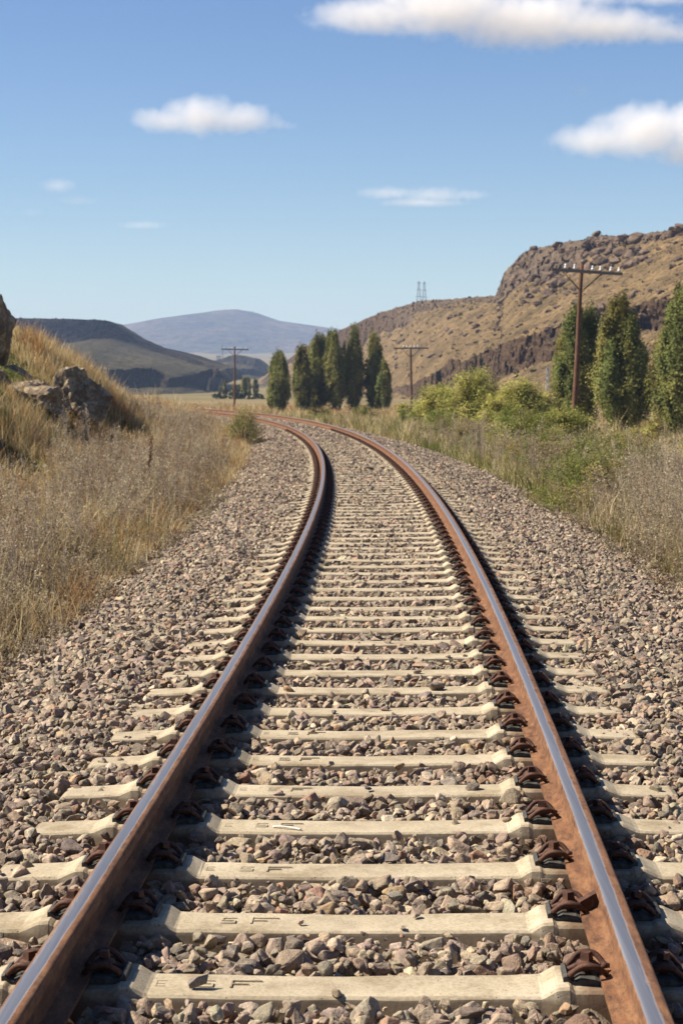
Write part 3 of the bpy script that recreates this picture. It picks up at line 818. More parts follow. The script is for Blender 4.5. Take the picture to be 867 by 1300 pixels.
def bolt_np():
    acc = Acc()
    def cyl(r0, r1, z0, z1, seg):
        a = np.arange(seg) * 2 * np.pi / seg
        V = np.concatenate([np.stack([r0 * np.cos(a), r0 * np.sin(a), np.full(seg, z0)], 1), np.stack([r1 * np.cos(a), r1 * np.sin(a), np.full(seg, z1)], 1), [[0, 0, z1]]])
        i = np.arange(seg); j = (i + 1) % seg
        acc.add(V, T=np.stack([i + seg, j + seg, np.full(seg, 2 * seg)], 1), Q=np.stack([i, j, j + seg, i + seg], 1))
    cyl(0.012, 0.012, 0.0, 0.044, 10); cyl(0.029, 0.027, 0.042, 0.048, 16); cyl(0.027, 0.018, 0.048, 0.054, 16)
    # square head of the sleeper screw
    a = 0.0135
    V = np.array([(-a, -a, 0.052), (a, -a, 0.052), (a, a, 0.062), (-a, a, 0.052), (-a * .85, -a * .85, 0.076), (a * .85, -a * .85, 0.076), (a * .85, a * .85, 0.076), (-a * .85, a * .85, 0.076)])
    acc.add(V, Q=np.array([(0, 1, 5, 4), (1, 2, 6, 5), (2, 3, 7, 6), (3, 0, 4, 7), (4, 5, 6, 7)]))
    return np.concatenate(acc.v), acc.faces()

def plate_np():
    # angled guide plate: back lip against the concrete shoulder, ribs, front edge by the rail foot
    prof = [(-0.066, 0.0), (-0.066, 0.026), (-0.056, 0.030), (-0.046, 0.014), (-0.034, 0.010), (-0.02, 0.018), (0.02, 0.018), (0.034, 0.012), (0.034, 0.0)]
    V = []; w = 0.055
    for y in (-w, -w * .9, w * .9, w):
        for x, z in prof: V.append((x, y, z * (0.85 if abs(y) == w else 1)))
    V = np.array(V); m = len(prof); I = np.arange(4 * m).reshape(4, m)
    Q = np.stack([I[:-1, :-1], I[1:, :-1], I[1:, 1:], I[:-1, 1:]], -1).reshape(-1, 4)
    return V, [Q, I[0][None], I[-1][None, ::-1]]

BV, BF = bolt_np(); PV, PF = plate_np()

def sleeper_np(seed, fine=True):
    g = np.random.default_rng(seed)
    hx = np.array([0.0, 0.15, 0.30, 0.44, 0.525, 0.535, 0.565, 0.572, 0.600, 0.604, 0.612, 0.616, 0.895, 0.899, 0.907, 0.911, 0.940, 0.948, 0.985, 1.0, 1.10, 1.205, 1.225, 1.235])
    hz = np.array([-0.022, -0.021, -0.019, -0.017, -0.016, -0.013, 0.005, 0.008, 0.009, 0.007, 0.002, 0.0, 0.0, 0.002, 0.007, 0.009, 0.008, 0.005, -0.012, -0.016, -0.020, -0.023, -0.030, -0.045])
    hw = np.interp(hx, [0, 0.5, 0.57, 0.94, 1.0, 1.21, 1.235], [0.088, 0.094, 0.098, 0.098, 0.096, 0.092, 0.084])
    if not fine:
        k = [0, 4, 6, 8, 11, 12, 15, 16, 18, 21, 23]; hx, hz, hw = hx[k], hz[k], hw[k]
    X = np.concatenate([-hx[:0:-1], hx]); Z = np.concatenate([hz[:0:-1], hz]); Wd = np.concatenate([hw[:0:-1], hw])
    V = []
    for x, z, w in zip(X, Z, Wd):
        j = g.normal(0, 0.0008, 8) if fine else np.zeros(8)
        cr = [(-w - 0.045, -0.19), (-w - 0.020, z - 0.075), (-w - 0.003, z - 0.007 + j[1]), (-w + 0.006, z + j[2]), (w - 0.006, z + j[3]), (w + 0.003, z - 0.007 + j[4]), (w + 0.020, z - 0.075), (w + 0.045, -0.19)]
        V += [(x, a, b) for a, b in cr]
    V = np.array(V); m = 8; n = len(X); I = np.arange(n * m).reshape(n, m)
    Q = np.stack([I[:-1, :-1], I[1:, :-1], I[1:, 1:], I[:-1, 1:]], -1).reshape(-1, 4)[:, ::-1]
    return V, [Q, I[0][None, ::-1], I[-1][None]]

def letters_np():
    """cast letters worn into the top of a sleeper, one mesh each"""
    out = []
    z = -0.0165
    for spec in (
        [(-.515, -.510, -.02, .03), (-.5105, -.485, .025, .03), (-.5105, -.489, .0, .005), (-.5105, -.485, -.02, -.015)],
        [(-.40, -.355, .027, .033), (-.40, -.355, .002, .008), (-.40, -.355, -.024, -.018), (-.40, -.394, .0075, .0275), (-.361, -.355, -.0185, .0025)],
        [(-.31, -.304, -.024, .033), (-.3045, -.225, .027, .033), (-.3045, -.26, .0, .006)]):
        acc = Acc()
        for k, (x0, x1, y0, y1) in enumerate(spec):
            h = 0.0013 + 0.0002 * k
            V = np.array([(x0, y0, z - .002), (x1, y0, z - .002), (x1, y1, z - .002), (x0, y1, z - .002), (x0 + .0007, y0 + .0007, z + h), (x1 - .0007, y0 + .0007, z + h), (x1 - .0007, y1 - .0007, z + h), (x0 + .0007, y1 - .0007, z + h)])
            acc.add(V, Q=np.array([(0, 1, 5, 4), (1, 2, 6, 5), (2, 3, 7, 6), (3, 0, 4, 7), (4, 5, 6, 7)]))
        out.append((np.concatenate(acc.v), acc.faces()))
    return out

SEAT = -0.158
def build_sleepers():
    N = 168
    G = 'concrete sleepers under the rails'
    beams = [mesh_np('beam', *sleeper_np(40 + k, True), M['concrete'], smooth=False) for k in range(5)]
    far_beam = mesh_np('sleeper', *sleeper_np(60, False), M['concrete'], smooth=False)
    fm = {}
    fm['clip'] = mesh_np('spring_clip', CV, CF, M['fast'], smooth=True)
    fm['bolt'] = mesh_np('screw', BV, BF, M['fast'], smooth=False)
    fm['plate'] = mesh_np('guide_plate', PV, PF, M['plate'], smooth=False)
    mk = [mesh_np('letter', v, f, M['concrete'], smooth=False) for v, f in letters_np()]
    acc = Acc()
    for (v, f) in ((CVs, CFs), (BV, BF), (PV, PF)):
        acc.v.append(np.asarray(v, np.float32))
        for q in f:
            q = np.asarray(q)
            if q.shape[1] == 4: acc.q.append(q + acc.n)
            elif q.shape[1] == 3: acc.t.append(q + acc.n)
        acc.n += len(v)
    comb = mesh_np('rail_fastening', np.concatenate(acc.v), acc.faces(), M['fast'], smooth=False)
    protos = beams + mk + [far_beam, comb] + list(fm.values())
    def inst(src, name, parent):
        o = src.copy(); o.name = name; link(o, parent); return o
    first = True
    for i in range(N):
        s = SL0 + SLD * (i - 3)
        if s > 100: 
            pass
        jit = random.gauss(0, 0.006)
        x, y, th = track(s + jit)
        loc = (float(x), float(y), SEAT + random.gauss(0, 0.0015)); rz = float(th) + random.gauss(0, 0.002)
        if s < 62:
            root = empty('sleeper', loc, rz); root.rotation_euler = (0, -CANT, rz)
            b = inst(random.choice(beams), 'beam', root)
            if random.random() < 0.5: b.rotation_euler = (0, 0, math.pi)
            if s < 9:
                for q in mk:
                    m_ = inst(q, 'letter', b)
                    if b.rotation_euler[2] > 1: m_.rotation_euler = (0, 0, math.pi)
            for sd in (-1, 1):
                for io in (-1, 1):
                    # bolt stands 0.058 m off the foot edge
                    bx = sd * (HALF + 0.0335 + 0.004) + io * sd * (0.0625 + 0.040)
                    fl = (bx, random.gauss(0, 0.004), 0.0); fr = 0.0 if (io * sd) < 0 else math.pi
                    if s < 21:
                        f = inst(fm['plate'], 'guide_plate', root); f.location = fl; f.rotation_euler = (0, 0, fr)
                        c = inst(fm['clip'], 'spring_clip', f); c.rotation_euler = (0, 0, random.gauss(0, 0.06))
                        w = inst(fm['bolt'], 'screw', f); w.rotation_euler = (0, 0, random.uniform(0, 1.5))
                    else:
                        f = inst(comb, 'rail_fastening', root); f.location = fl; f.rotation_euler = (0, 0, fr)
        else:
            root = inst(far_beam, 'sleeper', None); root.location = loc; root.rotation_euler = (0, -CANT, rz)
        lab = 'weathered pale concrete sleeper in the even row crossing under both rusty rails'
        if i == 3: lab = 'nearest whole concrete sleeper, with a pointed brown stone lying on its left part'
        if i == 5: lab = 'concrete sleeper whose right end clip has a rusty wedge stuck beside it'
        tag(root, lab, 'sleeper', G)
    for p in protos:
        bpy.data.objects.remove(p)
build_sleepers()

def stone_thing(seed, s, d, z, dims, rot, col, label, name='stone'):
    V, F = hull_template(seed, 13, 0.75, 0.05)
    o = mesh_np(name, V * np.array(dims), [F], M['stone'], tint=np.broadcast_to(np.array(col), (len(V), 3)))
    p = tpos(np.array(s), np.array(d)); o.location = (float(p[0]), float(p[1]), z); o.rotation_euler = rot
    return tag(o, label, 'stone')
stone_thing(2001, 4.83, -0.395, SEAT - 0.017 + 0.019, (0.036, 0.024, 0.024), (0.1, -0.35, 0.3), (0.2, 0.165, 0.14), 'pointed brown stone lying on the nearest sleeper')
stone_thing(2002, 7.24, 0.0, SEAT - 0.02 + 0.014, (0.03, 0.02, 0.017), (0.1, 0.2, 0.8), (0.1, 0.085, 0.08), 'dark flat stone lying on the middle of a sleeper')
# rusty wedge beside the third clip of the right rail
V = np.array([(0, -.012, 0), (.055, -.014, .022), (.055, .014, .022), (0, .012, 0), (-.012, -.012, .03), (.046, -.014, .058), (.046, .014, .058), (-.012, .012, .03)])
wd = mesh_np('wedge', V, [np.array([(0, 3, 2, 1), (4, 5, 6, 7), (0, 1, 5, 4), (1, 2, 6, 5), (2, 3, 7, 6), (3, 0, 4, 7)])], M['fast'])
p = tpos(np.array(SL0 + 2 * SLD - 0.62), np.array(HALF - 0.028)); wd.location = (float(p[0]), float(p[1]), -0.128); wd.rotation_euler = (0, 0, 0.25)
tag(wd, 'rusty iron wedge jammed on the foot of the right rail beside a clip', 'wedge')
V, F = tube_mesh('', spline([(-0.05, 0.02, 0), (-0.02, 0.008, 0.004), (0.02, -0.008, 0.003), (0.055, -0.024, 0.0)], 4), [0.004] * 13, None, seg=6)
tw = mesh_np('twig', V, F, M['twig'], smooth=True); tw.location = (-0.2, 6.62, -0.176); tag(tw, 'bleached white twig lying on the stones between two sleepers', 'twig')

# ------------------------------------------------------------------ utility poles
def part(name, V, F, mat, parent, smooth=True): return mesh_np(name, V, F, mat, parent, smooth=smooth)

def boxv(x0, x1, y0, y1, z0, z1):
    V = np.array([(x0, y0, z0), (x1, y0, z0), (x1, y1, z0), (x0, y1, z0), (x0, y0, z1), (x1, y0, z1), (x1, y1, z1), (x0, y1, z1)], float)
    F = [np.array([(0, 3, 2, 1), (4, 5, 6, 7), (0, 1, 5, 4), (1, 2, 6, 5), (2, 3, 7, 6), (3, 0, 4, 7)])]
    return V, F

def insulator_np():
    prof = [(0.012, -0.06), (0.012, 0.03), (0.045, 0.03), (0.05, 0.05), (0.042, 0.085), (0.028, 0.10), (0.038, 0.12), (0.036, 0.15), (0.02, 0.17), (0.0, 0.175)]
    seg = 10; V = []
    for r, z in prof:
        for k in range(seg): V.append((r * math.cos(2 * math.pi * k / seg), r * math.sin(2 * math.pi * k / seg), z))
    I = np.arange(len(prof) * seg).reshape(len(prof), seg); J = np.roll(I, -1, 1)
    return np.array(V), [np.stack([I[:-1], J[:-1], J[1:], I[1:]], -1).reshape(-1, 4)]

def pole(loc, h, lean, rz, arm, label, ins, armtilt=0.0, asym=0.0):
    t = empty('utility_pole', loc, rz); t.rotation_euler = (0, lean, rz)
    n = 12; zs = np.linspace(-0.6, h, n)
    bend = [(0.03 * math.sin(z * 0.7), 0.0, z) for z in zs]
    V, F = tube_mesh('', bend, [0.125 - 0.045 * (z / h) for z in zs], None, seg=12)
    part('pole', V, F, M['wood'], t)
    za = h - 0.32
    a = part('crossarm', *boxv(-arm / 2 + asym, arm / 2 + asym, -0.17, -0.075, za - 0.06, za + 0.06), M['arm'], t, False)
    a.rotation_euler = (0, armtilt, 0)
    for sgn in (-1, 1):
        V, F = tube_mesh('', [(sgn * 0.09, -0.13, za - 0.72), (sgn * 0.78, -0.13, za - 0.05)], 0.028, None, seg=6)
        part('brace', V, F, M['iron'], t)
    for ix in ins:
        i = part('insulator', *insulator_np(), M['porcelain'], t)
        i.location = (ix + asym, -0.12, za + 0.05 - ix * math.tan(armtilt)); i.scale = (1.25,) * 3
    V, F = tube_mesh('', [(0, -0.22, za), (0, 0.1, za)], 0.016, None, seg=6)
    part('bolt', V, F, M['iron'], t)
    tag(t, label, 'utility pole', 'wooden utility poles along the line')
pole((9.28, 74, -0.95), 7.2, 0.052, 0.0, 2.85, 'tallest wooden utility pole with six white insulators, leaning right beside the poplars', (-0.78, -0.42, 0.3, 0.62, 1.03, 1.36), 0.012, 0.1)
pole((5.87, 155, -1.9), 6.6, -0.006, 0.0, 2.95, 'wooden utility pole standing before the hillside, right of the poplar row', (-0.62, -0.34, 0.28, 0.56, 0.0), 0.0)
pole((-11.7, 200, -1.5), 6.9, 0.015, 0.0, 2.95, 'distant wooden utility pole left of the bend, against the blue mountain', (-1.2, -0.62, -0.34, 0.28, 0.56, 1.2), 0.0)

# ------------------------------------------------------------------ towers, mast and hut far off
def lattice(name, loc, h, base, label, arms=3):
    t = empty(name, loc)
    acc = Acc()
    def bar(a, b, r):
        V, F = tube_mesh('', [a, b], r, None, seg=4); acc.v.append(np.asarray(V, np.float32))
        acc.q.append(np.asarray(F[0]) + acc.n); acc.n += len(V)
    def wd_(z): return base / 2 * (1 - z / h) ** 1.15 + 0.25
    lv = np.linspace(0, h, 9)
    for i in range(8):
        a, b = wd_(lv[i]), wd_(lv[i + 1])
        for (sx, sy) in ((-1, -1), (1, -1), (1, 1), (-1, 1)):
            bar((sx * a, sy * a, lv[i]), (sx * b, sy * b, lv[i + 1]), 0.10)
            nx_, ny_ = (-sy, sx)
            bar((sx * a, sy * a, lv[i]), (nx_ * b, ny_ * b, lv[i + 1]), 0.055)
            bar((sx * b, sy * b, lv[i + 1]), (nx_ * b, ny_ * b, lv[i + 1]), 0.05)
    acc.build('lattice_mast', M['galv'], t)
    for k in range(arms):
        z = h * (0.70 + 0.13 * k)
        w = base * (0.42 - 0.07 * k)
        V, F = tube_mesh('', [(-w, 0, z), (0, 0, z + 0.35), (w, 0, z)], [0.06, 0.16, 0.06], None, seg=4)
        mesh_np('crossarm', V, F, M['galv'], t)
    tag(t, label, 'pylon', 'twin lattice pylons on the ridge'); return t
lattice('pylon', (37.6, 900, 25.5), 25.6, 4.4, 'left one of the two lattice pylons on the hill skyline')
lattice('pylon', (40.5, 905, 25.5), 25.6, 4.4, 'right one of the two lattice pylons on the hill skyline')
mt = empty('radio_mast', (-90.8, 1400, 14))
V, F = tube_mesh('', [(0, 0, 0), (0, 0, 21)], [0.45, 0.12], None, seg=6); mesh_np('mast', V, F, M['galv'], mt)
V, F = tube_mesh('', [(0, 0, 13), (0, 0, 16.5)], [0.5, 0.5], None, seg=6); mesh_np('antenna', V, F, M['galv'], mt)
tag(mt, 'thin radio mast rising by the white hut on the far plain', 'mast')
ht = empty('hut', (-93.2, 1395, 16.5))
mesh_np('wall', *boxv(-1.6, 1.6, -1.6, 1.6, -3, 5.0), M['white'], ht)
mesh_np('roof', *boxv(-1.8, 1.8, -1.8, 1.8, 5.003, 5.4), M['galv'], ht)
tag(ht, 'tiny white hut on the hillock by the radio mast', 'hut')

# thin waterfall in the dark rock of the lower crag
def waterfall():
    acc = Acc(); g = np.random.default_rng(9)
    zs = np.linspace(3.6, -1.5, 24)
    for k in range(5):
        x0 = (k - 2) * 0.07
        pts = [(x0 + 0.05 * g.normal() + 0.02 * i * (k - 2) * 0.3, -0.02 * i + 0.05 * g.normal(), z) for i, z in enumerate(zs)]
        V, F = tube_mesh('', pts, [0.02 + 0.05 * g.random() for _ in zs], None, seg=6)
        acc.v.append(np.asarray(V, np.float32)); acc.q.append(np.asarray(F[0]) + acc.n); acc.n += len(V)
    o = acc.build('waterfall', M['water'], smooth=True)
    tag(o, 'thin white waterfall dropping down the dark crag right of the willow', 'waterfall')
    return o
WF = waterfall()

# ------------------------------------------------------------------ trees
def leaf_quads(P, Nn, size, g, aspect=0.6):
    """a small diamond leaf at each point, roughly facing Nn"""
    n = len(P)
    N = Nn + g.normal(0, 0.55, (n, 3)); N /= np.linalg.norm(N, axis=1, keepdims=True) + 1e-9
    a = np.cross(N, g.normal(size=(n, 3))); a /= np.linalg.norm(a, axis=1, keepdims=True) + 1e-9
    b = np.cross(N, a)
    sz = (size * g.uniform(0.65, 1.3, n))[:, None]
    fold = N * sz * 0.12
    V = np.stack([P - a * sz, P - b * sz * aspect + fold, P + a * sz, P + b * sz * aspect + fold], 1).reshape(-1, 3)
    I = np.arange(n)[:, None] * 4
    T = np.concatenate([I + [0, 1, 2], I + [0, 2, 3]])
    return V, T

def poplar_np(seed, h, rad, nbr, nleaf, leaf, low=0.06):
    g = np.random.default_rng(seed)
    prof_z = np.array([0, 0.05, 0.15, 0.35, 0.55, 0.75, 0.9, 1.0]); prof_r = np.array([0.35, 0.65, 0.9, 1.0, 0.88, 0.62, 0.34, 0.06])
    wood = Acc(); leaves = Acc()
    def addtube(pts, rad_, seg=5):
        V, F = tube_mesh('', pts, rad_, None, seg=seg); wood.v.append(np.asarray(V, np.float32)); wood.q.append(np.asarray(F[0]) + wood.n); wood.n += len(V)
    zz = np.linspace(-0.4, h * 0.92, 9)
    addtube([(0.04 * h * 0.1 * math.sin(z), 0.03 * math.cos(z * 1.3), z) for z in zz], [max(0.02, 0.024 * h * (1 - z / h)) for z in zz], 8)
    # a bundle of upright plumes with gaps between them
    npl = 11
    for k in range(npl):
        az = k * 2.4 + g.normal(0, 0.3)
        if k == 0: off, zt, zb = 0.0, 1.0, 0.12
        else: off, zt, zb = rad * g.uniform(0.42, 0.82), g.uniform(0.62, 0.98), g.uniform(0.01, 0.22)
        off *= 1.0 - 0.42 * max(zt - 0.62, 0) / 0.38 * 1.0
        pr = rad * g.uniform(0.44, 0.64) * (1.1 if k == 0 else 1.0)
        cx, cy_ = off * math.cos(az), off * math.sin(az)
        lean_ = g.normal(0, 0.04, 2) * rad
        ax = []
        for t in np.linspace(0, 1, 6):
            rr = min(1.0, t * 2.2)
            ax.append((cx * rr + lean_[0] * t, cy_ * rr + lean_[1] * t, h * (max(zb - 0.06, 0.0) * (1 - t) + zt * 0.96 * t)))
        addtube(ax, [max(0.012, 0.010 * h * (1 - t) + 0.004) for t in np.linspace(0, 1, 6)], 5)
        tone = np.array([0.158, 0.162, 0.046]) * g.uniform(0.78, 1.22) * np.array([g.uniform(0.9, 1.18), 1, 1])
        nsp = int(nbr / npl * (zt - zb) * 2.6)
        for q in range(nsp):
            t = g.random() ** 0.9
            z = h * (zb + (zt - zb) * t)
            pf = math.sin(math.pi * min(0.06 + 0.94 * t ** 0.62, 1.0)) ** 0.6 * (1 - 0.12 * t) + 0.04
            a2 = g.uniform(0, 6.28); r = pr * pf * g.uniform(0.35, 1.15)
            fx = min(1.0, (t * 2.2 + 0.25))
            c = np.array([cx * fx + lean_[0] * t + r * math.cos(a2), cy_ * fx + lean_[1] * t + r * math.sin(a2), z])
            m = int(nleaf / nbr * g.uniform(0.4, 1.2))
            sp = 0.017 * h * g.uniform(0.7, 1.3)
            P = c + g.normal(0, 1, (m, 3)) * [sp, sp, sp * 2.2]
            P[:, 2] += sp * 1.5
            out = np.array([math.cos(a2) + 0.5 * math.cos(az), math.sin(a2) + 0.5 * math.sin(az), 0.45])
            base = tone * g.uniform(0.75, 1.28)
            V, T = leaf_quads(P, out[None] * np.ones((m, 1)), leaf, g, 0.7)
            leaves.add(V, T=T, C=np.repeat(base[None] * g.uniform(0.88, 1.14, (m, 1)), 4, 0))
    return wood, leaves

def poplar(seed, loc, h, rad, nbr, nleaf, leaf, label, group, low=0.06):
    t = empty('poplar_tree', loc)
    w, l = poplar_np(seed, h, rad, nbr, nleaf, leaf, low)
    w.build('trunk', M['bark'], t, True); l.build('crown', M['leaf'], t)
    return tag(t, label, 'tree', group)
def gz(x, y): return float(ground_z(np.array([x]), np.array([y]))[0])
GP1 = 'poplars in the row by the bend'
row = [(-6.45, 188, 4.35, 1.45, 'short round topped poplar at the left end of the row by the bend'), (-4.05, 190, 5.25, 1.2, 'second poplar from the left in the row by the bend, slim and pointed'),
       (-2.45, 192, 6.25, 1.35, 'third poplar from the left in the row by the bend, leaning into its taller neighbour'), (-0.75, 190, 6.5, 1.35, 'tall poplar in the middle of the row by the bend'),
       (1.3, 190, 6.8, 1.02, 'tallest and slimmest poplar of the row by the bend, standing free'), (3.35, 191, 6.3, 1.0, 'pointed poplar with a broad skirt near the right end of the row by the bend'),
       (4.25, 189, 3.5, 0.95, 'low poplar at the right end of the row by the bend'), (-3.2, 196, 4.8, 1.0, 'poplar half hidden behind the second and third of the row by the bend')]
for k, (x, y, top, rad, lab) in enumerate(row):
    z = gz(x, y) - 0.15
    poplar(3000 + k, (x, y, z), top - z, rad, 260, 20000, 0.08, lab, GP1, 0.03)
GP2 = 'poplars standing beside the tall utility pole'
for k, (x, y, top, rad, lab) in enumerate([(12.3, 96, 5.15, 1.36, 'dark poplar directly behind the tallest utility pole'), (13.98, 92, 5.4, 1.42, 'tall full poplar right of the tallest utility pole'),
                                           (15.6, 85, 5.45, 1.2, 'poplar cut by the right picture edge')]):
    z = gz(x, y) - 0.3
    poplar(3100 + k, (x, y, z), top - z, rad, 420, 60000, 0.055, lab, GP2, 0.03)
GP3 = 'distant small poplars on the plain'
for k, (x, top) in enumerate([(-26.7, 1.7), (-25.1, 1.2), (-23.1, 2.3), (-22.3, 2.55), (-21.6, 2.6), (-20.2, 2.4), (-27.9, 0.5), (-24.0, 0.9)]):
    y = 420 + 6 * (k % 3); z = gz(x, y) - 0.2
    if k == 0 or k == 3: src = poplar(3200 + k, (x, y, z), 4.6, 0.62, 40, 1500, 0.16, '', None)
    t = src if k in (0, 3) else dup(src)
    t.location = (x, y, z); sc_ = (top - z) / 4.6; t.scale = (sc_ * 1.05, sc_ * 1.05, sc_); t.rotation_euler = (0, 0, k * 1.3)
    tag(t, 'tiny dark poplar in the far cluster around the distant utility pole', 'tree', GP3)

hill_stuff()

# ------------------------------------------------------------------ shrubs
def shrub_np(seed, rx, ry, h, nspray, per, leaf, cols, droop=0.5, up=0.0):
    g = np.random.default_rng(seed)
    L = Acc(); Wd = Acc()
    for b in range(nspray):
        az = g.uniform(0, 6.28); el = g.uniform(0.12, 1.45)
        ex = np.array([rx * math.cos(az) * math.cos(el), ry * math.sin(az) * math.cos(el), h * math.sin(el)]) * g.uniform(0.72, 1.05)
        tip = ex + np.array([rx * 0.2 * math.cos(az), ry * 0.2 * math.sin(az), -droop * h * 0.28 + up * h * 0.25])
        st = np.array([ex[0] * 0.1, ex[1] * 0.1, 0.02])
        t = np.linspace(0, 1, 6)[:, None]
        c = st * (1 - t) ** 2 + 2 * (ex * [0.6, 0.6, 1.05]) * t * (1 - t) + (ex * 0.5 + tip * 0.5) * t * t
        if b % 3 == 0:
            V, F = tube_mesh('', c.tolist(), [0.012 * h * (1 - 0.85 * k / 5) for k in range(6)], None, seg=4)
            Wd.v.append(np.asarray(V, np.float32)); Wd.q.append(np.asarray(F[0]) + Wd.n); Wd.n += len(V)
        m = int(per * g.uniform(0.6, 1.4))
        tt = g.uniform(0.35, 1.0, m) ** 0.6 * 5; i = np.minimum(tt.astype(int), 4); f = (tt - i)[:, None]
        sp = 0.055 * h
        P = c[i] * (1 - f) + c[i + 1] * f + g.normal(0, sp, (m, 3))
        P[:, 2] = np.maximum(P[:, 2], 0.0)
        nn = ex / np.linalg.norm(ex) + [0, 0, 0.3]
        V, T = leaf_quads(P, nn[None] * np.ones((m, 1)), leaf, g, 0.45)
        base = np.array(cols[g.integers(len(cols))]) * g.uniform(0.6, 1.35)
        L.add(V, T=T, C=np.repeat(base[None] * g.uniform(0.8, 1.25, (m, 1)), 4, 0))
    return Wd, L

def shrub(seed, x, y, rx, ry, h, nspray, per, leaf, cols, label, group, name='shrub', droop=0.5, up=0.0, dz=-0.1):
    t = empty(name, (x, y, gz(x, y) + dz))
    w, l = shrub_np(seed, rx, ry, h, nspray, per, leaf, cols, droop, up)
    w.build('stems', M['bark'], t, True); l.build('foliage', M['willow'], t)
    return tag(t, label, 'bush', group)
YG = [(0.353, 0.337, 0.088), (0.281, 0.285, 0.073), (0.415, 0.373, 0.113)]
GR = [(0.117, 0.152, 0.029), (0.147, 0.176, 0.039), (0.176, 0.181, 0.049)]
DG = [(0.038, 0.051, 0.015), (0.051, 0.064, 0.017)]
GW = 'yellow green willow bushes before the crag'
shrub(1, 6.5, 88, 1.9, 1.4, 3.35, 190, 80, 0.06, YG, 'largest yellow green willow bush before the dark crag', GW, 'willow_bush')
shrub(2, 8.3, 86, 1.6, 1.3, 2.9, 170, 80, 0.06, YG, 'yellow green willow bush between the largest one and the dark poplars', GW, 'willow_bush')
shrub(3, 4.8, 92, 1.6, 1.2, 2.5, 150, 75, 0.06, YG, 'yellow green willow bush right of the middle utility pole', GW, 'willow_bush')
shrub(4, 9.6, 89, 1.1, 1.0, 2.3, 80, 55, 0.075, YG, 'low yellow green willow bush at the foot of the dark poplar', GW, 'willow_bush')
shrub(5, 7.1, 82, 1.5, 1.0, 1.95, 120, 70, 0.055, YG, 'low yellow green willow bush in front of the largest one', GW, 'willow_bush')
shrub(6, 7.0, 150, 1.1, 0.9, 2.0, 50, 50, 0.1, YG, 'small yellowish bush at the foot of the middle utility pole, right side', GW, 'willow_bush')
shrub(7, 5.0, 148, 0.8, 0.8, 1.7, 40, 50, 0.1, YG, 'small yellowish bush at the foot of the middle utility pole, left side', GW, 'willow_bush')
shrub(8, 8.9, 148, 1.0, 0.9, 1.9, 40, 50, 0.1, YG, 'round yellowish bush beyond the largest willow, near the crag foot', GW, 'willow_bush')
GG = 'green bushes along the right of the line'
shrub(11, 1.2, 112, 1.3, 0.9, 1.35, 60, 50, 0.06, GR, 'green bush right of the rails under the poplar row', GG, up=0.5)
shrub(12, -1.4, 124, 1.7, 0.9, 1.2, 60, 50, 0.07, GR + DG, 'dark green bush at the outside of the bend', GG, up=0.5)
shrub(13, 3.0, 84, 1.0, 0.8, 1.0, 60, 50, 0.05, GR, 'bright green bush at the ballast edge, middle distance', GG, up=0.5)
shrub(14, 3.6, 50, 0.8, 0.8, 0.75, 60, 50, 0.035, GR, 'low green bush spreading at the ballast edge before the tall pole', GG, up=0.5)
shrub(15, 3.8, 28.0, 0.95, 1.5, 1.1, 230, 60, 0.019, GR + GR + [(0.26, 0.20, 0.07)], 'fresh green bush at the ballast edge, nearest on the right', GG, up=0.6)
shrub(16, 4.7, 33.5, 1.3, 1.8, 1.3, 230, 60, 0.022, GR + [(0.15, 0.14, 0.04)], 'green bush behind the nearest one on the right', GG, up=0.6)
shrub(22, 4.3, 40, 0.9, 1.6, 1.1, 170, 55, 0.026, GR + [(0.24, 0.19, 0.07), (0.3, 0.22, 0.09)], 'loose olive weeds bush between the green one and the tall utility pole', GG, up=0.9)
shrub(23, 5.9, 37, 0.9, 1.4, 1.2, 150, 55, 0.026, [(0.24, 0.19, 0.08), (0.2, 0.19, 0.06), (0.3, 0.22, 0.1)], 'straw coloured tall weeds bush in front of the tall utility pole', GG, up=0.9)
shrub(24, 4.6, 22.5, 0.8, 1.0, 1.0, 150, 50, 0.016, [(0.25, 0.20, 0.15), (0.2, 0.17, 0.1), (0.29, 0.23, 0.17)], 'grey brown dead bush at the ballast edge, nearest the right picture edge', GG, up=0.9)
shrub(26, 4.9, 50, 1.2, 1.5, 1.55, 190, 60, 0.034, GR + YG, 'tall leafy green bush right of the rails, below the largest willow', GG, up=0.6)
shrub(27, 7.0, 58, 1.4, 1.4, 1.6, 190, 60, 0.036, YG + GR, 'tall yellow green bush just left of the tallest utility pole foot', GG, up=0.6)
shrub(28, 3.9, 72, 1.0, 1.3, 1.15, 120, 60, 0.042, GR, 'rounded green bush at the ballast edge below the middle utility pole', GG, up=0.6)
shrub(25, 6.9, 44, 0.9, 1.4, 1.2, 130, 50, 0.03, [(0.26, 0.21, 0.08), (0.2, 0.2, 0.06)], 'yellowing weeds bush below the tall full poplar', GG, up=0.9)
shrub(17, -2.95, 55, 0.72, 1.5, 1.25, 170, 34, 0.026, GR[1:] + [(0.27, 0.22, 0.09)] + [(0.2, 0.17, 0.06), (0.24, 0.18, 0.07)], 'green tuft of tall weeds at the inner side of the bend', None, up=0.9)
shrub(18, 3.35, 64, 0.7, 0.8, 0.7, 50, 50, 0.04, GR, 'small green bush at the ballast edge right of the bend', GG, up=0.5)
shrub(19, 8.3, 66, 1.0, 0.9, 1.25, 60, 50, 0.05, YG + GR, 'olive bush at the foot of the tallest utility pole', GG, up=0.4)
shrub(20, 10.8, 64, 1.0, 0.9, 1.3, 60, 50, 0.05, YG + [(0.2, 0.13, 0.04)], 'yellowing bush in front of the tall full poplar', GG, up=0.4)
shrub(21, 10.2, 52, 0.8, 0.7, 1.0, 50, 50, 0.045, YG + [(0.2, 0.12, 0.04)], 'small yellowing bush below the poplar at the picture edge', GG, up=0.4)
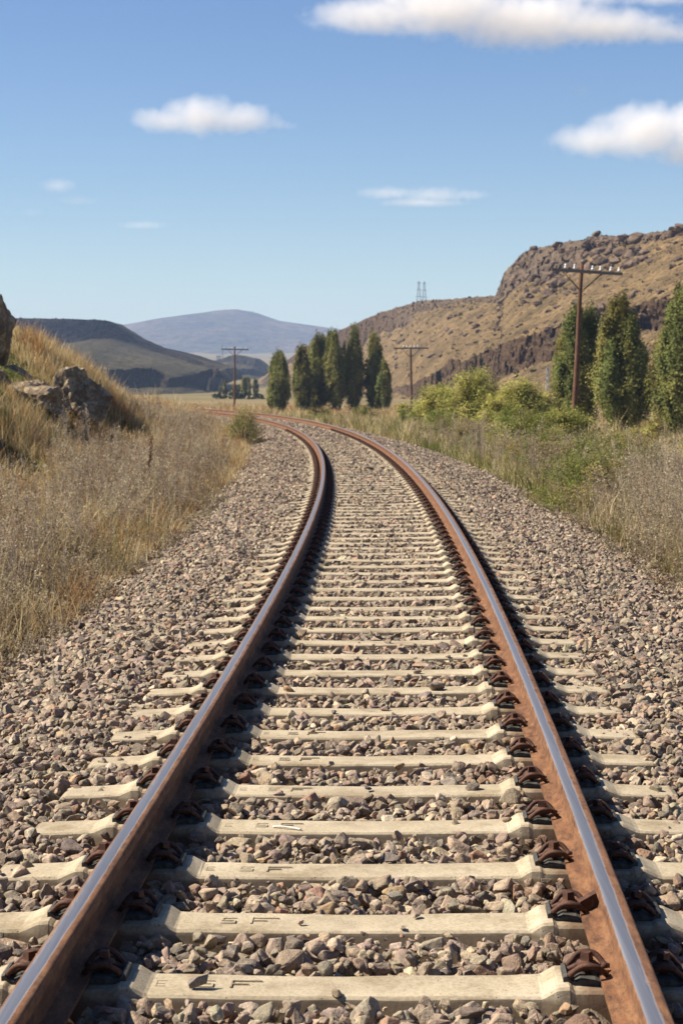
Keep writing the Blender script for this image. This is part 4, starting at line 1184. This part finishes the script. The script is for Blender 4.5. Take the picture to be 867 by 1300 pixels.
GT = 'weed clumps tangled along the right verge'
LT = 'straw and olive weed clump in the tangle between the ballast edge and the tall pole'
tp = [shrub(50 + k, 5, 40, 0.75, 0.75, 1.0, 120, 48, 0.024, c, LT, GT, name='weed_clump', up=1.0) for k, c in enumerate((
    [(0.27, 0.21, 0.085), (0.2, 0.18, 0.06), (0.33, 0.26, 0.12)], [(0.17, 0.175, 0.05), (0.22, 0.19, 0.07)], [(0.28, 0.22, 0.15), (0.24, 0.18, 0.11)]))]
gq = np.random.default_rng(44)
for k in range(20):
    s_ = 25 + 45 * gq.random() ** 1.3; d_ = gq.uniform(3.3, 4.6 + 0.05 * s_)
    q = tpos(np.array(s_), np.array(d_)); o = tp[k] if k < 3 else dup(tp[k % 3])
    o.location = (float(q[0]), float(q[1]), gz(float(q[0]), float(q[1])) - 0.08); f_ = gq.uniform(0.65, 1.2)
    o.scale = (f_ * gq.uniform(0.9, 1.4), f_ * gq.uniform(0.9, 1.4), f_); o.rotation_euler = (0, 0, gq.uniform(0, 6.3))
GS = 'dark scrub around the far poplars'
for k, (x, y, rx, h) in enumerate([(-24.5, 412, 2.2, 1.8), (-21.5, 410, 2.2, 1.5), (-28, 415, 1.6, 1.4), (-19, 415, 1.6, 1.4)]):
    shrub(30 + k, x, y, rx, 1.2, h, 30, 40, 0.2, DG, 'dark low scrub at the foot of the far poplar cluster', GS)

# ------------------------------------------------------------------ grasses and weeds
def ribbons(acc, B, ang, lean, h, w, col, g, curve=0.35):
    n = len(B)
    dirx = np.cos(ang); diry = np.sin(ang)
    L = (lean * h)
    P1 = B + np.stack([dirx * L * 0.32, diry * L * 0.32, h * 0.55], 1)
    P2 = B + np.stack([dirx * L, diry * L, h * np.sqrt(np.clip(1 - (lean * curve) ** 2, 0.2, 1))], 1)
    fa = g.uniform(0, np.pi, n); sx = np.cos(fa); sy = np.sin(fa); sd = np.stack([sx, sy, 0 * sx], 1) * w[:, None]
    V = np.stack([B - sd, B + sd, P1 - sd * 0.8, P1 + sd * 0.8, P2], 1).reshape(-1, 3)
    I = np.arange(n)[:, None] * 5
    acc.add(V, T=np.concatenate([I + [0, 1, 3], I + [0, 3, 2], I + [2, 3, 4]]), C=np.repeat(col, 5, 0))

def tufts(acc, g, x, y, hmean, per, wmul, cols, spread=0.09, lean=0.45, hvar=0.3):
    n = len(x)
    hs = hmean * np.exp(g.normal(0, hvar, n)); 
    X = np.repeat(x, per) + g.normal(0, spread, n * per); Y = np.repeat(y, per) + g.normal(0, spread, n * per)
    Z = ground_z(X, Y, True) - 0.03
    H = np.repeat(hs, per) * g.uniform(0.55, 1.15, n * per)
    D = np.repeat(np.hypot(x, y), per)
    W = wmul * (0.0022 + 0.00011 * D) * g.uniform(0.7, 1.4, n * per)
    base = np.array(cols)[g.integers(0, len(cols), n)] * g.uniform(0.8, 1.2, (n, 1))
    C = np.repeat(base, per, 0) * g.uniform(0.75, 1.3, (n * per, 1))
    ribbons(acc, np.stack([X, Y, Z], 1), g.uniform(0, 6.28, n * per) , lean * g.random(n * per) ** 0.7, H, W, C, g)

def weed_template(seed, nst, spread):
    """dead weed: stems with forked twigs and small seed heads, unit height"""
    g = np.random.default_rng(seed); seglist = []; heads = []
    for s_ in range(nst):
        a = g.uniform(0, 6.28); le = g.uniform(0.05, spread); hh = g.uniform(0.6, 1.0)
        b0 = np.array([g.normal(0, 0.03), g.normal(0, 0.03), 0]); tip = b0 + [le * math.cos(a), le * math.sin(a), hh]
        seglist.append((b0, tip, 1.0))
        for k in range(g.integers(6, 11)):
            t = g.uniform(0.3, 0.97); p = b0 * (1 - t) + tip * t
            a2 = g.uniform(0, 6.28); l2 = g.uniform(0.10, 0.26) * (1.25 - t)
            e = p + [l2 * 0.65 * math.cos(a2), l2 * 0.65 * math.sin(a2), l2 * 0.85]
            seglist.append((p, e, 0.6))
            for _ in range(2): heads.append(p * (1 - 0.6) + e * 0.6 + g.normal(0, 0.018, 3))
            heads.append(e)
        heads.append(tip)
    A = np.array([q[0] for q in seglist]); Bq = np.array([q[1] for q in seglist]); Wq = np.array([q[2] for q in seglist]); Hd = np.array(heads)
    return A, Bq, Wq, Hd

WT = [weed_template(5000 + k, 7, 0.42) for k in range(8)]
WSP = [weed_template(5100 + k, 4, 0.2) for k in range(4)]
def weeds(acc, g, x, y, hmean, cols, headcols, temps=WT, hsz=0.012, hvar=0.25, wm=1.0):
    n = len(x); wh = g.integers(0, len(temps), n)
    z = ground_z(x, y, True) - 0.03
    hs = hmean * np.exp(g.normal(0, hvar, n)); ro = g.uniform(0, 6.28, n); D = np.hypot(x, y)
    col = np.array(cols)[g.integers(0, len(cols), n)] * g.uniform(0.8, 1.2, (n, 1))
    hcol = np.array(headcols)[g.integers(0, len(headcols), n)] * g.uniform(0.8, 1.25, (n, 1))
    for k, (A, Bq, Wq, Hd) in enumerate(temps):
        m = wh == k; c = int(m.sum())
        if not c: continue
        ca, sa = np.cos(ro[m]), np.sin(ro[m])
        def tr(Q):
            qx = Q[None, :, 0] * ca[:, None] - Q[None, :, 1] * sa[:, None]; qy = Q[None, :, 0] * sa[:, None] + Q[None, :, 1] * ca[:, None]
            return np.stack([qx, qy, np.broadcast_to(Q[None, :, 2], qx.shape)], -1) * hs[m][:, None, None] + np.stack([x[m], y[m], z[m]], 1)[:, None, :]
        a = tr(A).reshape(-1, 3); b = tr(Bq).reshape(-1, 3)
        w = ((0.0016 + 0.00008 * D[m])[:, None] * Wq[None] * wm).reshape(-1, 1)
        fa = g.uniform(0, np.pi, len(a)); sd = np.stack([np.cos(fa), np.sin(fa), 0 * fa], 1) * w
        V = np.stack([a - sd, a + sd, b + sd * 0.5, b - sd * 0.5], 1).reshape(-1, 3)
        acc.add(V, Q=np.arange(len(V)).reshape(-1, 4), C=np.repeat(np.repeat(col[m], len(A), 0), 4, 0))
        hp = tr(Hd).reshape(-1, 3)
        sz = (hsz * (0.8 + 0.012 * D[m]))[:, None] * np.ones((1, len(Hd)))
        V, T = leaf_quads(hp, g.normal(0, 1, hp.shape), sz.ravel(), g, 0.6)
        acc.add(V, T=T, C=np.repeat(np.repeat(hcol[m], len(Hd), 0), 4, 0))

def pts(g, n, s0, s1, d0, d1, power=1.0):
    """points by distance along (denser near) and offset from the track"""
    u = g.random(n); s = s0 * (s1 / s0) ** (u ** power)
    d = g.uniform(d0, d1, n)
    P = tpos(s, d)
    return P[:, 0], P[:, 1], s, d
def inview(x, y, pad=0.8): return np.abs(x) < 0.2 * y + pad

STRAW = [(0.52, 0.418, 0.215), (0.44, 0.355, 0.185), (0.62, 0.52, 0.30), (0.39, 0.285, 0.14)]
MAUVE = [(0.354, 0.289, 0.224), (0.307, 0.248, 0.189), (0.401, 0.330, 0.248), (0.319, 0.277, 0.177)]
MHEAD = [(0.353, 0.275, 0.218), (0.290, 0.218, 0.177), (0.426, 0.342, 0.260), (0.229, 0.145, 0.099)]
MHEAD = [(a * 1.02, b * 1.07, c * 0.93) for a, b, c in MHEAD]
MAUVE = [(a * 1.05, b * 1.03, c * 0.95) for a, b, c in MAUVE]
RUST = [(0.383, 0.203, 0.075), (0.319, 0.170, 0.075), (0.425, 0.265, 0.106)]
GREENB = [(0.117, 0.147, 0.029), (0.156, 0.167, 0.039), (0.087, 0.117, 0.024)]

def build_grass():
    g = np.random.default_rng(12)
    a = Acc()
    # golden grass on the bank
    x = g.uniform(-17, -3.0, 15000); y = g.uniform(18, 66, 15000)
    m = inview(x, y) & (dist_track(x, y) < -3.0 - 0.5 * g.random(len(x)))
    dens = 0.6 + 0.75 * n2(x, y, 0.55, 91)
    bare = sm(27, 29, y) * (1 - sm(37.6, 38.6, y)) * sm(-4.4, -4.9, x)      # mossy turf between the boulders
    m &= g.random(len(x)) < np.clip(dens, 0.15, 1) * (1 - 0.985 * bare)
    m &= ~in_hollow(x, y)
    tufts(a, g, x[m], y[m], 0.18, 32, 0.7, [(a * 1.15, b * 1.14, c * 1.05) for a, b, c in STRAW], 0.11, 0.6)
    # short turf between the boulders
    x = g.uniform(-9, -4.4, 6000); y = g.uniform(27.5, 41, 6000); m = inview(x, y)
    tufts(a, g, x[m], y[m], 0.07, 20, 1.0, STRAW[:2] + GREENB * 3, 0.12, 0.8)
    # left verge, mixed under the weeds
    x, y, s, d = pts(g, 9000, 9.5, 60, -6.5, -2.45); m = inview(x, y) & (d < -2.5 - 0.35 * np.abs(n2(x, y, 0.9, 8)) * 2)
    tufts(a, g, x[m], y[m], 0.30, 18, 0.65, STRAW + RUST + [(0.2, 0.17, 0.07), (0.27, 0.2, 0.13)], 0.10, 0.7)
    # rust coloured stand toward the bend
    x, y, s, d = pts(g, 4600, 40, 98, -7.5, -2.62); m = inview(x, y)
    tufts(a, g, x[m], y[m], 0.46, 20, 0.8, RUST + STRAW, 0.13, 0.5, 0.2)
    x, y, s, d = pts(g, 1500, 80, 150, -12, -3.0); m = inview(x, y)
    tufts(a, g, x[m], y[m], 0.6, 12, 1.0, STRAW + RUST, 0.2, 0.4)
    # right verge
    x, y, s, d = pts(g, 9000, 13, 130, 2.95, 11); m = inview(x, y) & (g.random(len(x)) < np.interp(d, [2.9, 4], [0.35, 1]))
    tufts(a, g, x[m], y[m], 0.48, 18, 0.72, STRAW + [(0.26, 0.21, 0.08), (0.2, 0.18, 0.06)], 0.13, 0.55)
    x = g.uniform(2, 30, 5000); y = g.uniform(55, 190, 5000); m = inview(x, y) & (dist_track(x, y) > 3.4)
    tufts(a, g, x[m], y[m], 0.55, 12, 1.1, STRAW + [(0.24, 0.2, 0.08)], 0.22, 0.5)
    # around the poplar row
    x = g.uniform(-22, 8, 2600); y = g.uniform(120, 230, 2600); m = inview(x, y) & (np.abs(dist_track(x, np.minimum(y, 139))) > 3.2)
    tufts(a, g, x[m], y[m], 0.6, 10, 1.2, STRAW + RUST, 0.3, 0.5)
    tag(a.build('dry_grass', M['blade']), 'golden dry grass covering the bank and verges', 'grass', kind='stuff')

    a = Acc()
    x, y, s, d = pts(g, 4600, 9.5, 62, -7.0, -2.6, 0.8); m = inview(x, y) & (d < -2.62 - 0.4 * np.abs(n2(x, y, 0.7, 18)))
    m &= (g.random(len(x)) < np.interp(d, [-7, -4.6, -3.6], [0.2, 0.55, 0.8]) * np.clip(0.75 + 1.3 * n2(x, y, 0.45, 29), 0.12, 1.2)) & ~((y > 27.5) & (x < -4.5) & (y < 46)) & ~in_hollow(x, y)
    hs = np.interp(d[m], [-4, -2.5], [0.62, 0.30])
    weeds(a, g, x[m], y[m], hs, MAUVE, MHEAD)
    x, y, s, d = pts(g, 1500, 10, 31, 2.95, 6.5, 0.8); m = inview(x, y, 1.2)
    hs = np.interp(d[m], [2.9, 3.7], [0.32, 1.0])
    weeds(a, g, x[m], y[m], hs, MAUVE, MHEAD)
    x, y, s, d = pts(g, 150, 36, 90, 3.2, 9); m = inview(x, y)
    weeds(a, g, x[m], y[m], 0.6, MAUVE, MHEAD)
    # upright wispy stalks standing above the rest
    x, y, s, d = pts(g, 520, 10, 60, -5.5, -2.75, 0.8); m = inview(x, y) & ~in_hollow(x, y)
    weeds(a, g, x[m], y[m], 0.72, [(0.36, 0.30, 0.22), (0.30, 0.25, 0.18), (0.24, 0.17, 0.12)], MHEAD, WSP, 0.011)
    x, y, s, d = pts(g, 500, 14, 60, 3.1, 6.5, 0.8); m = inview(x, y, 1.2)
    weeds(a, g, x[m], y[m], 0.9, [(0.36, 0.30, 0.22), (0.30, 0.25, 0.18), (0.24, 0.17, 0.12)], MHEAD, WSP, 0.011)
    # low dead mats creeping over the ballast edge
    x, y, s, d = pts(g, 700, 9.5, 30, -2.95, -2.3, 0.8); m = inview(x, y)
    weeds(a, g, x[m], y[m], 0.17, MAUVE, MHEAD)
    x, y, s, d = pts(g, 500, 13, 32, 2.55, 3.2, 0.8); m = inview(x, y, 1.2)
    weeds(a, g, x[m], y[m], 0.16, MAUVE, MHEAD)
    tag(a.build('dead_weeds', M['blade']), 'mauve grey dead weeds edging the ballast', 'weeds', kind='stuff')

    a = Acc()
    for (n, s0, s1, d0, d1, h) in ((230, 23, 38, 3.0, 5.2, 0.42), (90, 14, 24, 3.0, 4.2, 0.26), (260, 24, 36, 3.05, 4.6, 0.30), (160, 40, 58, 3.1, 4.2, 0.4), (200, 60, 120, 3.2, 5.5, 0.5), (60, 13, 24, -3.6, -2.8, 0.22), (70, 15, 24, 3.1, 4.0, 0.2), (120, 30, 60, 4.5, 8, 0.4)):
        x, y, s, d = pts(g, n, s0, s1, d0, d1); m = inview(x, y) & (n2(x, y, 0.5, 66) > -0.15)
        tufts(a, g, x[m], y[m], h, 24, 1.35, GREENB + [(0.17, 0.16, 0.05), (0.22, 0.185, 0.07)], 0.16, 0.9, 0.4)
    tag(a.build('green_weeds', M['blade']), 'fresh green weeds in patches along the ballast edges', 'weeds', kind='stuff')
build_grass()

def stalk(x, y, h, lean, label, col=(0.10, 0.055, 0.035), group=None):
    g = np.random.default_rng(int(abs(x * 1000)))
    a = Acc()
    t = np.linspace(0, 1, 9)
    p = [(lean * h * k * k, 0.02 * math.sin(3 * k), h * k) for k in t]
    V, F = tube_mesh('', p, [0.009 * (1.2 - k) for k in t], None, seg=5)
    o = mesh_np('dead_stalk', V, F, M['blade'], tint=np.broadcast_to(np.array(col), (len(V), 3)), smooth=True)
    o.location = (x, y, gz(x, y) - 0.03)
    n = 170
    k = g.uniform(0.45, 1.0, n); P = np.stack([lean * h * k * k, 0 * k, h * k], 1) + g.normal(0, 0.016, (n, 3))
    V, T = leaf_quads(P, g.normal(0, 1, (n, 3)), np.full(n, 0.016), g, 0.6)
    mesh_np('seed_head', V, [T], M['blade'], o, tint=np.broadcast_to(np.array(col), (len(V), 3)))
    return tag(o, label, 'weed stalk', group)
stalk(-2.95, 28.0, 1.0, 0.06, 'tall dark seed stalk rising alone above the left weeds')
stalk(-5.1, 27.2, 0.95, 0.05, 'grey seed stalk near the left edge, before the dark hollow')
stalk(-4.85, 27.6, 0.85, 0.1, 'shorter grey seed stalk beside the dark hollow on the left')
def bare_branches(x, y, h, seed, label):
    g = np.random.default_rng(seed); a = Acc()
    for k in range(7):
        az = g.uniform(0, 6.28) if k else 3.4; l = g.uniform(0.55, 0.95) * h; el = g.uniform(0.75, 1.2)
        c = [(l * t * math.cos(el) * math.cos(az) * (1 + 0.3 * t), l * t * math.cos(el) * math.sin(az), l * t * math.sin(el)) for t in np.linspace(0, 1, 6)]
        V, F = tube_mesh('', c, [0.010 * (1.15 - q) for q in np.linspace(0, 1, 6)], None, seg=5); a.v.append(np.asarray(V, np.float32)); a.q.append(np.asarray(F[0]) + a.n); a.n += len(V)
        for j in range(9):
            t = g.uniform(0.3, 1); p = np.array([l * t * math.cos(el) * math.cos(az) * (1 + 0.3 * t), l * t * math.cos(el) * math.sin(az), l * t * math.sin(el)])
            e = p + g.normal(0, 0.05, 3) + [0, 0, 0.09]
            V, F = tube_mesh('', [tuple(p), tuple(e)], [0.005, 0.002], None, seg=4); a.v.append(np.asarray(V, np.float32)); a.q.append(np.asarray(F[0]) + a.n); a.n += len(V)
    o = a.build('dry_bush', M['bark'], smooth=True); o.location = (x, y, gz(x, y) - 0.05)
    return tag(o, label, 'bush')
bare_branches(3.95, 30.5, 1.35, 4, 'dark leafless branching bush sticking up out of the green weeds on the right')
bare_branches(4.3, 21.5, 1.0, 8, 'grey leafless bush among the dead weeds near the right edge')

# ------------------------------------------------------------------ waterfall sits where the lower crag is
lowp = HP[:66].reshape(-1, 3)
_m = (np.abs(lowp[:, 0] / lowp[:, 1] - 0.1093) < 0.0035) & (lowp[:, 2] > 0.5) & (lowp[:, 2] < 6)
_p = lowp[_m]; _p = _p[np.argmin(_p[:, 1])]
WF.location = (float(_p[0]) - 0.1, float(_p[1]) - 0.15, 0.0)

# ------------------------------------------------------------------ clouds
def cloud(lobes, label, dens, seed, soft=1.0, y=3000.0, dpt=0.32):
    k = y / 3000.0
    lobes = [(a * k, 1.45 + (b - 1.45) * k, c_ * k, d_ * k) for a, b, c_, d_ in lobes]
    """lobes: (cx, cz, rx, rz) in metres; each lobe is an ellipsoid, the cloud one closed mesh filled with uneven vapour"""
    cx = sum(l[0] for l in lobes) / len(lobes); cz = sum(l[1] for l in lobes) / len(lobes)
    bm = bmesh.new()
    for (lx, lz, rx, rz) in lobes:
        m = Matrix.Translation((lx - cx, 0, lz - cz)) @ Matrix.Diagonal((rx * 1.42, max(rx * dpt, rz) * 1.42, rz * 1.42, 1))
        bmesh.ops.create_icosphere(bm, subdivisions=3, radius=1, matrix=m)
    me0 = bpy.data.meshes.new('hull'); bm.to_mesh(me0); bm.free()
    tmp = link(bpy.data.objects.new('hull', me0)); md = tmp.modifiers.new('r', 'REMESH'); md.mode = 'VOXEL'; md.voxel_size = min(l[3] for l in lobes) * 0.45
    me = bpy.data.meshes.new_from_object(tmp.evaluated_get(bpy.context.evaluated_depsgraph_get())); me.name = 'cloud'
    bpy.data.objects.remove(tmp)
    o = link(bpy.data.objects.new('cloud', me)); o.location = (cx, y, cz)
    t = NT('cloud_vapour')
    c = t.coord()
    sep = t.n('ShaderNodeSeparateXYZ'); t.l(c, sep.inputs[0])
    small = min(l[3] for l in lobes)
    f = None
    for (lx, lz, rx, rz) in lobes:
        q = t.n('ShaderNodeVectorMath', operation='SUBTRACT'); t.l(c, q.inputs[0]); q.inputs[1].default_value = (lx - cx, 0, lz - cz)
        q2 = t.n('ShaderNodeVectorMath', operation='DIVIDE'); t.l(q.outputs[0], q2.inputs[0]); q2.inputs[1].default_value = (rx, max(rx * dpt, rz), rz)
        q3 = t.n('ShaderNodeVectorMath', operation='LENGTH'); t.l(q2.outputs[0], q3.inputs[0])
        e = t.math('SUBTRACT', 1.0, q3.outputs['Value'])
        f = e if f is None else t.math('MAXIMUM', f, e)
    mp = t.n('ShaderNodeMapping'); t.l(c, mp.inputs['Vector']); mp.inputs['Location'].default_value = (seed * 37.0, seed * 11.0, 0); 
    nz = t.noise(1.0 / (small * 1.2), 5, 0.55, mp.outputs['Vector'])
    f = t.math('ADD', f, t.math('MULTIPLY', t.math('SUBTRACT', nz, 0.5), 0.95))
    r = t.math('MULTIPLY', t.math('SUBTRACT', f, 0.02), 1.0 / soft, clamp=True)
    dn = t.math('MULTIPLY', r, dens)
    pv = t.n('ShaderNodeVolumePrincipled'); pv.inputs['Color'].default_value = (0.995, 0.965, 0.93, 1); pv.inputs['Anisotropy'].default_value = 0.0
    t.l(t.math('MULTIPLY', dn, 0.8), pv.inputs['Density'])
    t.l(pv.outputs[0], t.out.inputs['Volume'])
    me.materials.append(t.m)
    tag(o, label, 'cloud', 'small fair weather clouds')
if True:
    cloud([(50, 592, 120, 34), (170, 604, 165, 52), (300, 586, 175, 52), (420, 576, 140, 34), (520, 566, 80, 20)], 'largest cloud, long and white along the top of the sky', 0.05, 1)
    cloud([(410, 626, 80, 18), (510, 626, 100, 20)], 'thin cloud strip above the right end of the largest cloud', 0.03, 2)
    cloud([(-290, 424, 62, 24), (-225, 432, 84, 36), (-160, 428, 66, 28)], 'compact white cloud on the left half of the sky', 0.05, 3)
    cloud([(-95, 417, 26, 9)], 'small wisp at the right tip of the compact white cloud', 0.03, 4, 1.5)
    cloud([(415, 396, 90, 32), (490, 410, 100, 50), (580, 412, 90, 56), (565, 374, 75, 28)], 'large greyish cloud cut by the right picture edge', 0.06, 5, y=2450.0)
    cloud([(384, 473, 24, 13)], 'faint small wisp under the largest cloud, right of centre', 0.02, 6, 1.6)
    cloud([(75, 309, 60, 12), (150, 306, 66, 15), (205, 306, 40, 10), (130, 294, 80, 9)], 'flat ragged cloud low over the middle of the sky', 0.035, 7, 1.2)
    cloud([(-460, 321, 34, 14)], 'small puff cloud low at the far left', 0.035, 8, 1.2)
    cloud([(-428, 296, 36, 8)], 'flat wisp just below the small puff cloud', 0.025, 9, 1.5)
    cloud([(-503, 277, 22, 8)], 'faintest wisp at the far left, lowest left of the puff cloud', 0.015, 10, 1.6)
    cloud([(-322, 257, 44, 8)], 'thin flat wisp low above the dark mesa', 0.03, 11, 1.3)

    cloud([(-2010, 1600, 330, 120), (-2330, 1600, 380, 130), (-2650, 1600, 300, 120)], 'unseen dense cloud beyond the left picture edge, added to shade the flat topped mesa', 0.06, 12, y=972.0, dpt=0.7)  # out of view, added so its shadow darkens the mesa

# ------------------------------------------------------------------ air
def haze():
    V, F = boxv(-5150, 5150, -5150, 5150, -6.0, 175.0)
    t = NT('air')
    pv = t.n('ShaderNodeVolumePrincipled'); pv.inputs['Color'].default_value = (0.46, 0.64, 1.0, 1)
    pv.inputs['Density'].default_value = 0.00014; pv.inputs['Anisotropy'].default_value = 0.0
    t.l(pv.outputs[0], t.out.inputs['Volume'])
    o = mesh_np('haze', V, F, t.m)
    tag(o, 'pale blue haze filling the valley air', 'haze', kind='stuff')
haze()

# ------------------------------------------------------------------ light, sky, camera
SUN = Vector((-0.735, 0.06, 0.70)).normalized()
el = math.asin(SUN.z); az = math.atan2(SUN.x, SUN.y)
w = bpy.data.worlds.new('World'); S.world = w; w.use_nodes = True
nt = w.node_tree; nt.nodes.clear()
sky = nt.nodes.new('ShaderNodeTexSky'); sky.sky_type = 'NISHITA'; sky.sun_disc = False
sky.sun_elevation = el; sky.sun_rotation = az; sky.altitude = 400; sky.air_density = 1.0; sky.dust_density = 0.3; sky.ozone_density = 2.0
bg = nt.nodes.new('ShaderNodeBackground'); bg.inputs['Strength'].default_value = 0.053
wo = nt.nodes.new('ShaderNodeOutputWorld')
hs = nt.nodes.new('ShaderNodeHueSaturation'); hs.inputs['Hue'].default_value = 0.511; hs.inputs['Saturation'].default_value = 1.24
nt.links.new(sky.outputs[0], hs.inputs['Color']); nt.links.new(hs.outputs[0], bg.inputs['Color']); nt.links.new(bg.outputs[0], wo.inputs['Surface'])
ld = bpy.data.lights.new('sun', 'SUN'); ld.energy = 5.0; ld.angle = R(0.53); ld.color = (1.0, 0.91, 0.77)
lo = link(bpy.data.objects.new('sun', ld)); lo.rotation_euler = SUN.to_track_quat('Z', 'Y').to_euler(); lo.location = (-30, 0, 60)

cd = bpy.data.cameras.new('camera'); cam = link(bpy.data.objects.new('camera', cd))
cd.sensor_fit = 'VERTICAL'; cd.sensor_height = 36.0; cd.sensor_width = 24.0; cd.lens = 2323.4 / 1300 * 36.0
cd.clip_start = 0.1; cd.clip_end = 20000
cam.location = (0, 0, 1.4542)
cam.rotation_euler = (Matrix.Rotation(math.pi / 2 - 0.0704127, 3, 'X') @ Matrix.Rotation(0.0011, 3, 'Z')).to_euler()
cd.dof.use_dof = True; cd.dof.focus_distance = 7.5; cd.dof.aperture_fstop = 9.5
S.camera = cam

S.render.engine = 'CYCLES'
cy = S.cycles
cy.use_denoising = True
cy.max_bounces = 14; cy.diffuse_bounces = 3; cy.glossy_bounces = 3; cy.transmission_bounces = 4; cy.volume_bounces = 10; cy.transparent_max_bounces = 8
cy.volume_step_rate = 1.0; cy.volume_max_steps = 256
vs = S.view_settings
vs.view_transform = 'Standard'; vs.look = 'None'; vs.gamma = 1.0; vs.exposure = 1.16; vs.use_curve_mapping = False
